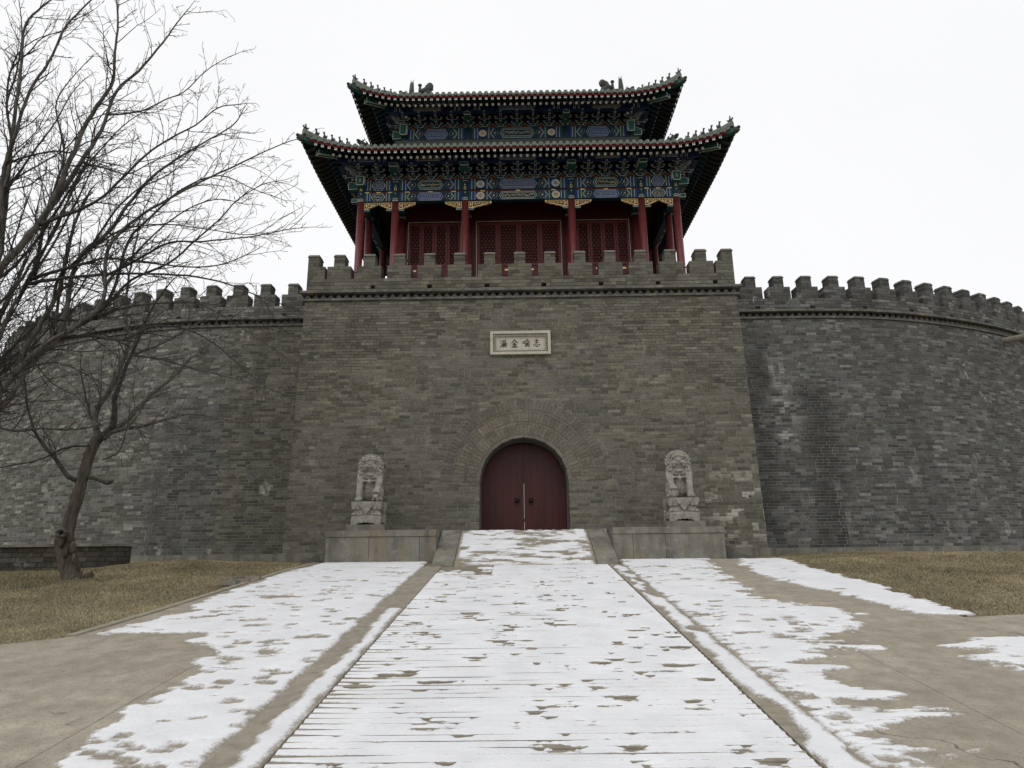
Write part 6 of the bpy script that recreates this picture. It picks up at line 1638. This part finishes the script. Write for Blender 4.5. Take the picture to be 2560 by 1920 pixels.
# -- spreading tree whose trunk stands just outside the left of the frame
BB = Vector((-8.9, 9.6, gz(9.6)))
t2 = thing('tree', 'spreading bare tree leaning in from beyond the left edge, limbs fanning up', 'tree', BB); tw = MB()
jn = at(-130, 1090, 9.6)
b = MB(); P = smooth_path([BB-Vector((0, 0, .1)), BB+Vector((.02, .03, .5)), (BB+jn)/2+Vector((-.08, 0, 0)), jn], 5); b.tube(P, [.25-.007*i for i in range(len(P))], 12); b.build('trunk', 'bark', t2, True)
LIMBS = [
 ([(-130, 1090)]+z6([(-60, 760), (0, 690), (70, 590), (130, 470), (210, 330), (300, 170)])+z5([(440, 1330), (520, 1160)]), 9.6, 10.4, .10, .020, .85),
 ([(-130, 1090), (-100, 900), (-50, 748)]+z5([(0, 1600), (120, 1455), (240, 1310), (330, 1150), (420, 940), (500, 760), (600, 590), (670, 480), (680, 330), (700, 130), (690, -30)]), 9.6, 9.0, .10, .012, .9),
 ([(-130, 1090), (-60, 930)]+z6([(0, 400), (50, 285), (130, 160)])+z5([(290, 1490), (400, 1290), (500, 1100), (560, 960)]), 9.6, 10.5, .055, .010, .8),
 (z5([(230, 1330), (370, 1130), (480, 960), (600, 770), (690, 540), (820, 420), (960, 260), (1030, 160), (1110, 60)]), 9.4, 9.9, .062, .008, .85),
 (z5([(240, 1330), (420, 1260), (560, 1200), (700, 1080), (860, 920), (1010, 820), (1160, 740), (1290, 640), (1400, 620)]), 9.3, 8.6, .042, .007, .8),
 (z6([(60, 600), (170, 500), (300, 410)])+z5([(450, 1560), (640, 1380), (760, 1210), (900, 1050), (1050, 940), (1200, 850), (1380, 740), (1440, 650)]), 9.7, 10.6, .07, .008, .85),
 (z6([(130, 545), (240, 440), (380, 360), (520, 230)])+z5([(640, 1480), (800, 1300), (1000, 1180), (1180, 1080), (1400, 980), (1520, 920), (1680, 850), (1790, 815)]), 9.7, 9.3, .060, .006, .8),
 (z6([(240, 440), (420, 330), (560, 210)])+z5([(760, 1430), (900, 1280), (1080, 1120), (1300, 1040), (1500, 1120), (1640, 1170)]), 9.7, 10.8, .048, .006, .8),
 (z6([(370, 370), (500, 290)])+z5([(780, 1659), (1000, 1560), (1150, 1430), (1300, 1300), (1400, 1190), (1550, 1095), (1660, 1070)]), 9.8, 10.4, .040, .006, .7),
 ([(-130, 1090), (-70, 900), (-30, 740)]+z5([(0, 1480), (30, 1230), (60, 900), (100, 600), (130, 350), (150, 150), (250, 40), (330, -20)]), 9.6, 10.2, .09, .012, .9),
 (z5([(-40, 1400), (10, 1130), (40, 950), (90, 800), (180, 530), (290, 370), (380, 170), (480, 60), (600, -60)]), 9.4, 8.8, .055, .010, .85),
 (z5([(200, 1659), (350, 1600), (500, 1560), (640, 1530), (850, 1550), (1100, 1580), (1300, 1570), (1480, 1500)]), 9.3, 8.7, .040, .007, .75),
 (z5([(560, 1640), (800, 1545), (1000, 1440), (1200, 1430), (1500, 1400), (1700, 1360), (1840, 1345)]), 9.5, 9.9, .034, .005, .7),
 (z6([(160, 155), (300, 115), (500, 95), (700, 90), (950, 100), (1150, 140), (1350, 220), (1480, 260)]), 9.2, 8.6, .042, .007, .75),
 (z6([(240, 330), (350, 325), (480, 320), (600, 270), (800, 240), (1000, 240), (1200, 350), (1400, 480)]), 9.5, 9.0, .038, .006, .7),
 (z6([(330, 430), (480, 405), (620, 425), (760, 360), (900, 360), (1050, 420), (1200, 540), (1350, 660), (1480, 720)]), 9.6, 9.2, .040, .006, .7),
 (z6([(-60, 880), (0, 872), (100, 885), (210, 872), (330, 880), (440, 870)]), 9.0, 9.2, .032, .012, .7),
 (z6([(-80, 950), (-20, 800), (60, 700), (150, 560), (230, 470), (280, 330), (300, 170), (330, 0)]), 10.2, 10.9, .07, .018, .9),
 (z5([(120, 1600), (270, 1280), (330, 1100), (380, 900), (330, 640), (380, 520), (500, 380)]), 9.8, 10.5, .040, .007, .8),
 (z5([(-30, 950), (150, 930), (330, 895), (500, 930), (640, 990), (780, 1030)]), 9.0, 8.6, .026, .006, .7),
 (z5([(-20, 1110), (120, 1040), (260, 960), (420, 850), (560, 640), (640, 560)]), 9.2, 9.6, .024, .006, .7),
 (z5([(500, 960), (640, 1000), (760, 1030), (900, 960), (1050, 900), (1180, 860)]), 9.4, 9.0, .020, .005, .6),
 (z5([(700, 700), (830, 660), (980, 590), (1090, 545), (1220, 420), (1330, 350), (1400, 320)]), 9.4, 9.1, .020, .005, .55),
 (z5([(470, 1540), (700, 1370), (820, 1340), (1010, 1330), (1240, 1360), (1500, 1390), (1650, 1300)]), 9.9, 10.4, .026, .005, .65),
 (z6([(0, 600), (160, 560), (300, 540), (450, 610), (600, 700), (740, 960)]), 9.3, 9.0, .020, .005, .6),
 (z6([(150, 500), (260, 640), (400, 720), (470, 820), (640, 950)]), 9.5, 9.4, .016, .005, .5),
 (z5([(-20, 1700), (60, 1600), (180, 1470), (330, 1260), (470, 1040), (620, 860), (760, 720), (900, 640)]), 9.9, 10.3, .040, .006, .8),
 (z5([(-45, 800), (40, 620), (100, 420), (130, 200), (110, -20)]), 9.2, 9.5, .030, .007, .75),
 (z5([(-45, 600), (60, 430), (180, 300), (260, 220), (400, 180)]), 9.6, 9.9, .024, .006, .65),
 (z5([(100, 1760), (180, 1640), (300, 1400), (420, 1150), (520, 950), (560, 760), (640, 640), (760, 560)]), 9.2, 8.8, .036, .006, .75),
 (z5([(-40, 1250), (60, 1100), (200, 900), (330, 720), (420, 560), (500, 470)]), 10.0, 10.6, .030, .006, .75),
 (z5([(250, 1740), (350, 1640), (520, 1480), (680, 1250), (820, 1120), (950, 1060), (1100, 960), (1200, 820)]), 9.5, 9.0, .036, .006, .75),
 (z5([(540, 1740), (650, 1650), (820, 1480), (980, 1330), (1150, 1220), (1300, 1180), (1450, 1210)]), 9.4, 9.1, .030, .006, .7),
 (z5([(-40, 460), (100, 330), (200, 240), (340, 190)]), 9.0, 9.2, .020, .006, .6),
 (z6([(-40, 330), (60, 180), (170, 20)])+z5([(300, 1420), (380, 1250), (440, 1080), (560, 900), (700, 800)]), 10.4, 10.8, .034, .006, .75),
]
DONE = list(P)
for li, (pts, ya, yb_, r0, r1, L) in enumerate(LIMBS):
    P3 = px_path(pts, ya, yb_)
    if li and pts[0] != (-130, 1090):      # grow out of the nearest limb already standing
        r_0 = ray(*pts[0]).normalized(); near = min(DONE, key=lambda q: ((q-CAM)-r_0*((q-CAM).dot(r_0))).length)
        P3 = px_path(pts, near.y, near.y+(yb_-ya)); P3 = [near]+P3[1:]
    limb(t2, tw, P3, r0*.86, r1, spacing=.165, L=L*1.45, start=.06, m='bark_pale' if r0 > .05 else 'bark', tipL=.35); DONE += smooth_path(P3, 8)
stuff(tw.build('twigs', 'twig', t2))
# -- a slimmer bare tree farther back at the left, mostly twigs against the wall and sky
B3 = Vector((-11.6, 11.4, gz(11.4))); t3 = thing('tree', 'slender bare tree at the far left behind the spreading limbs', 'tree', B3); tw = MB()
b = MB(); P = smooth_path([B3-Vector((0, 0, .1)), B3+Vector((.1, 0, 1.2)), B3+Vector((.25, 0, 2.6))], 4); b.tube(P, [.13-.006*i for i in range(len(P))], 9); b.build('trunk', 'bark', t3, True)
for k in range(13):
    a = rt.uniform(-.2, 1.2); p0 = P[-1]-Vector((0, 0, rt.uniform(0, .9))); d = Vector((math.sin(a)*1.1, rt.uniform(-.5, .5), 1.5)).normalized(); L = rt.uniform(3.2, 5.2)
    limb(t3, tw, [p0, p0+d*L*.3+Vector((.05, 0, .05)), p0+d*L*.65+Vector((.1, .1, .15)), p0+d*L+Vector((0, 0, .5))], .045, .008, spacing=.2, L=1.3, tipL=.5)
stuff(tw.build('twigs', 'twig', t3))
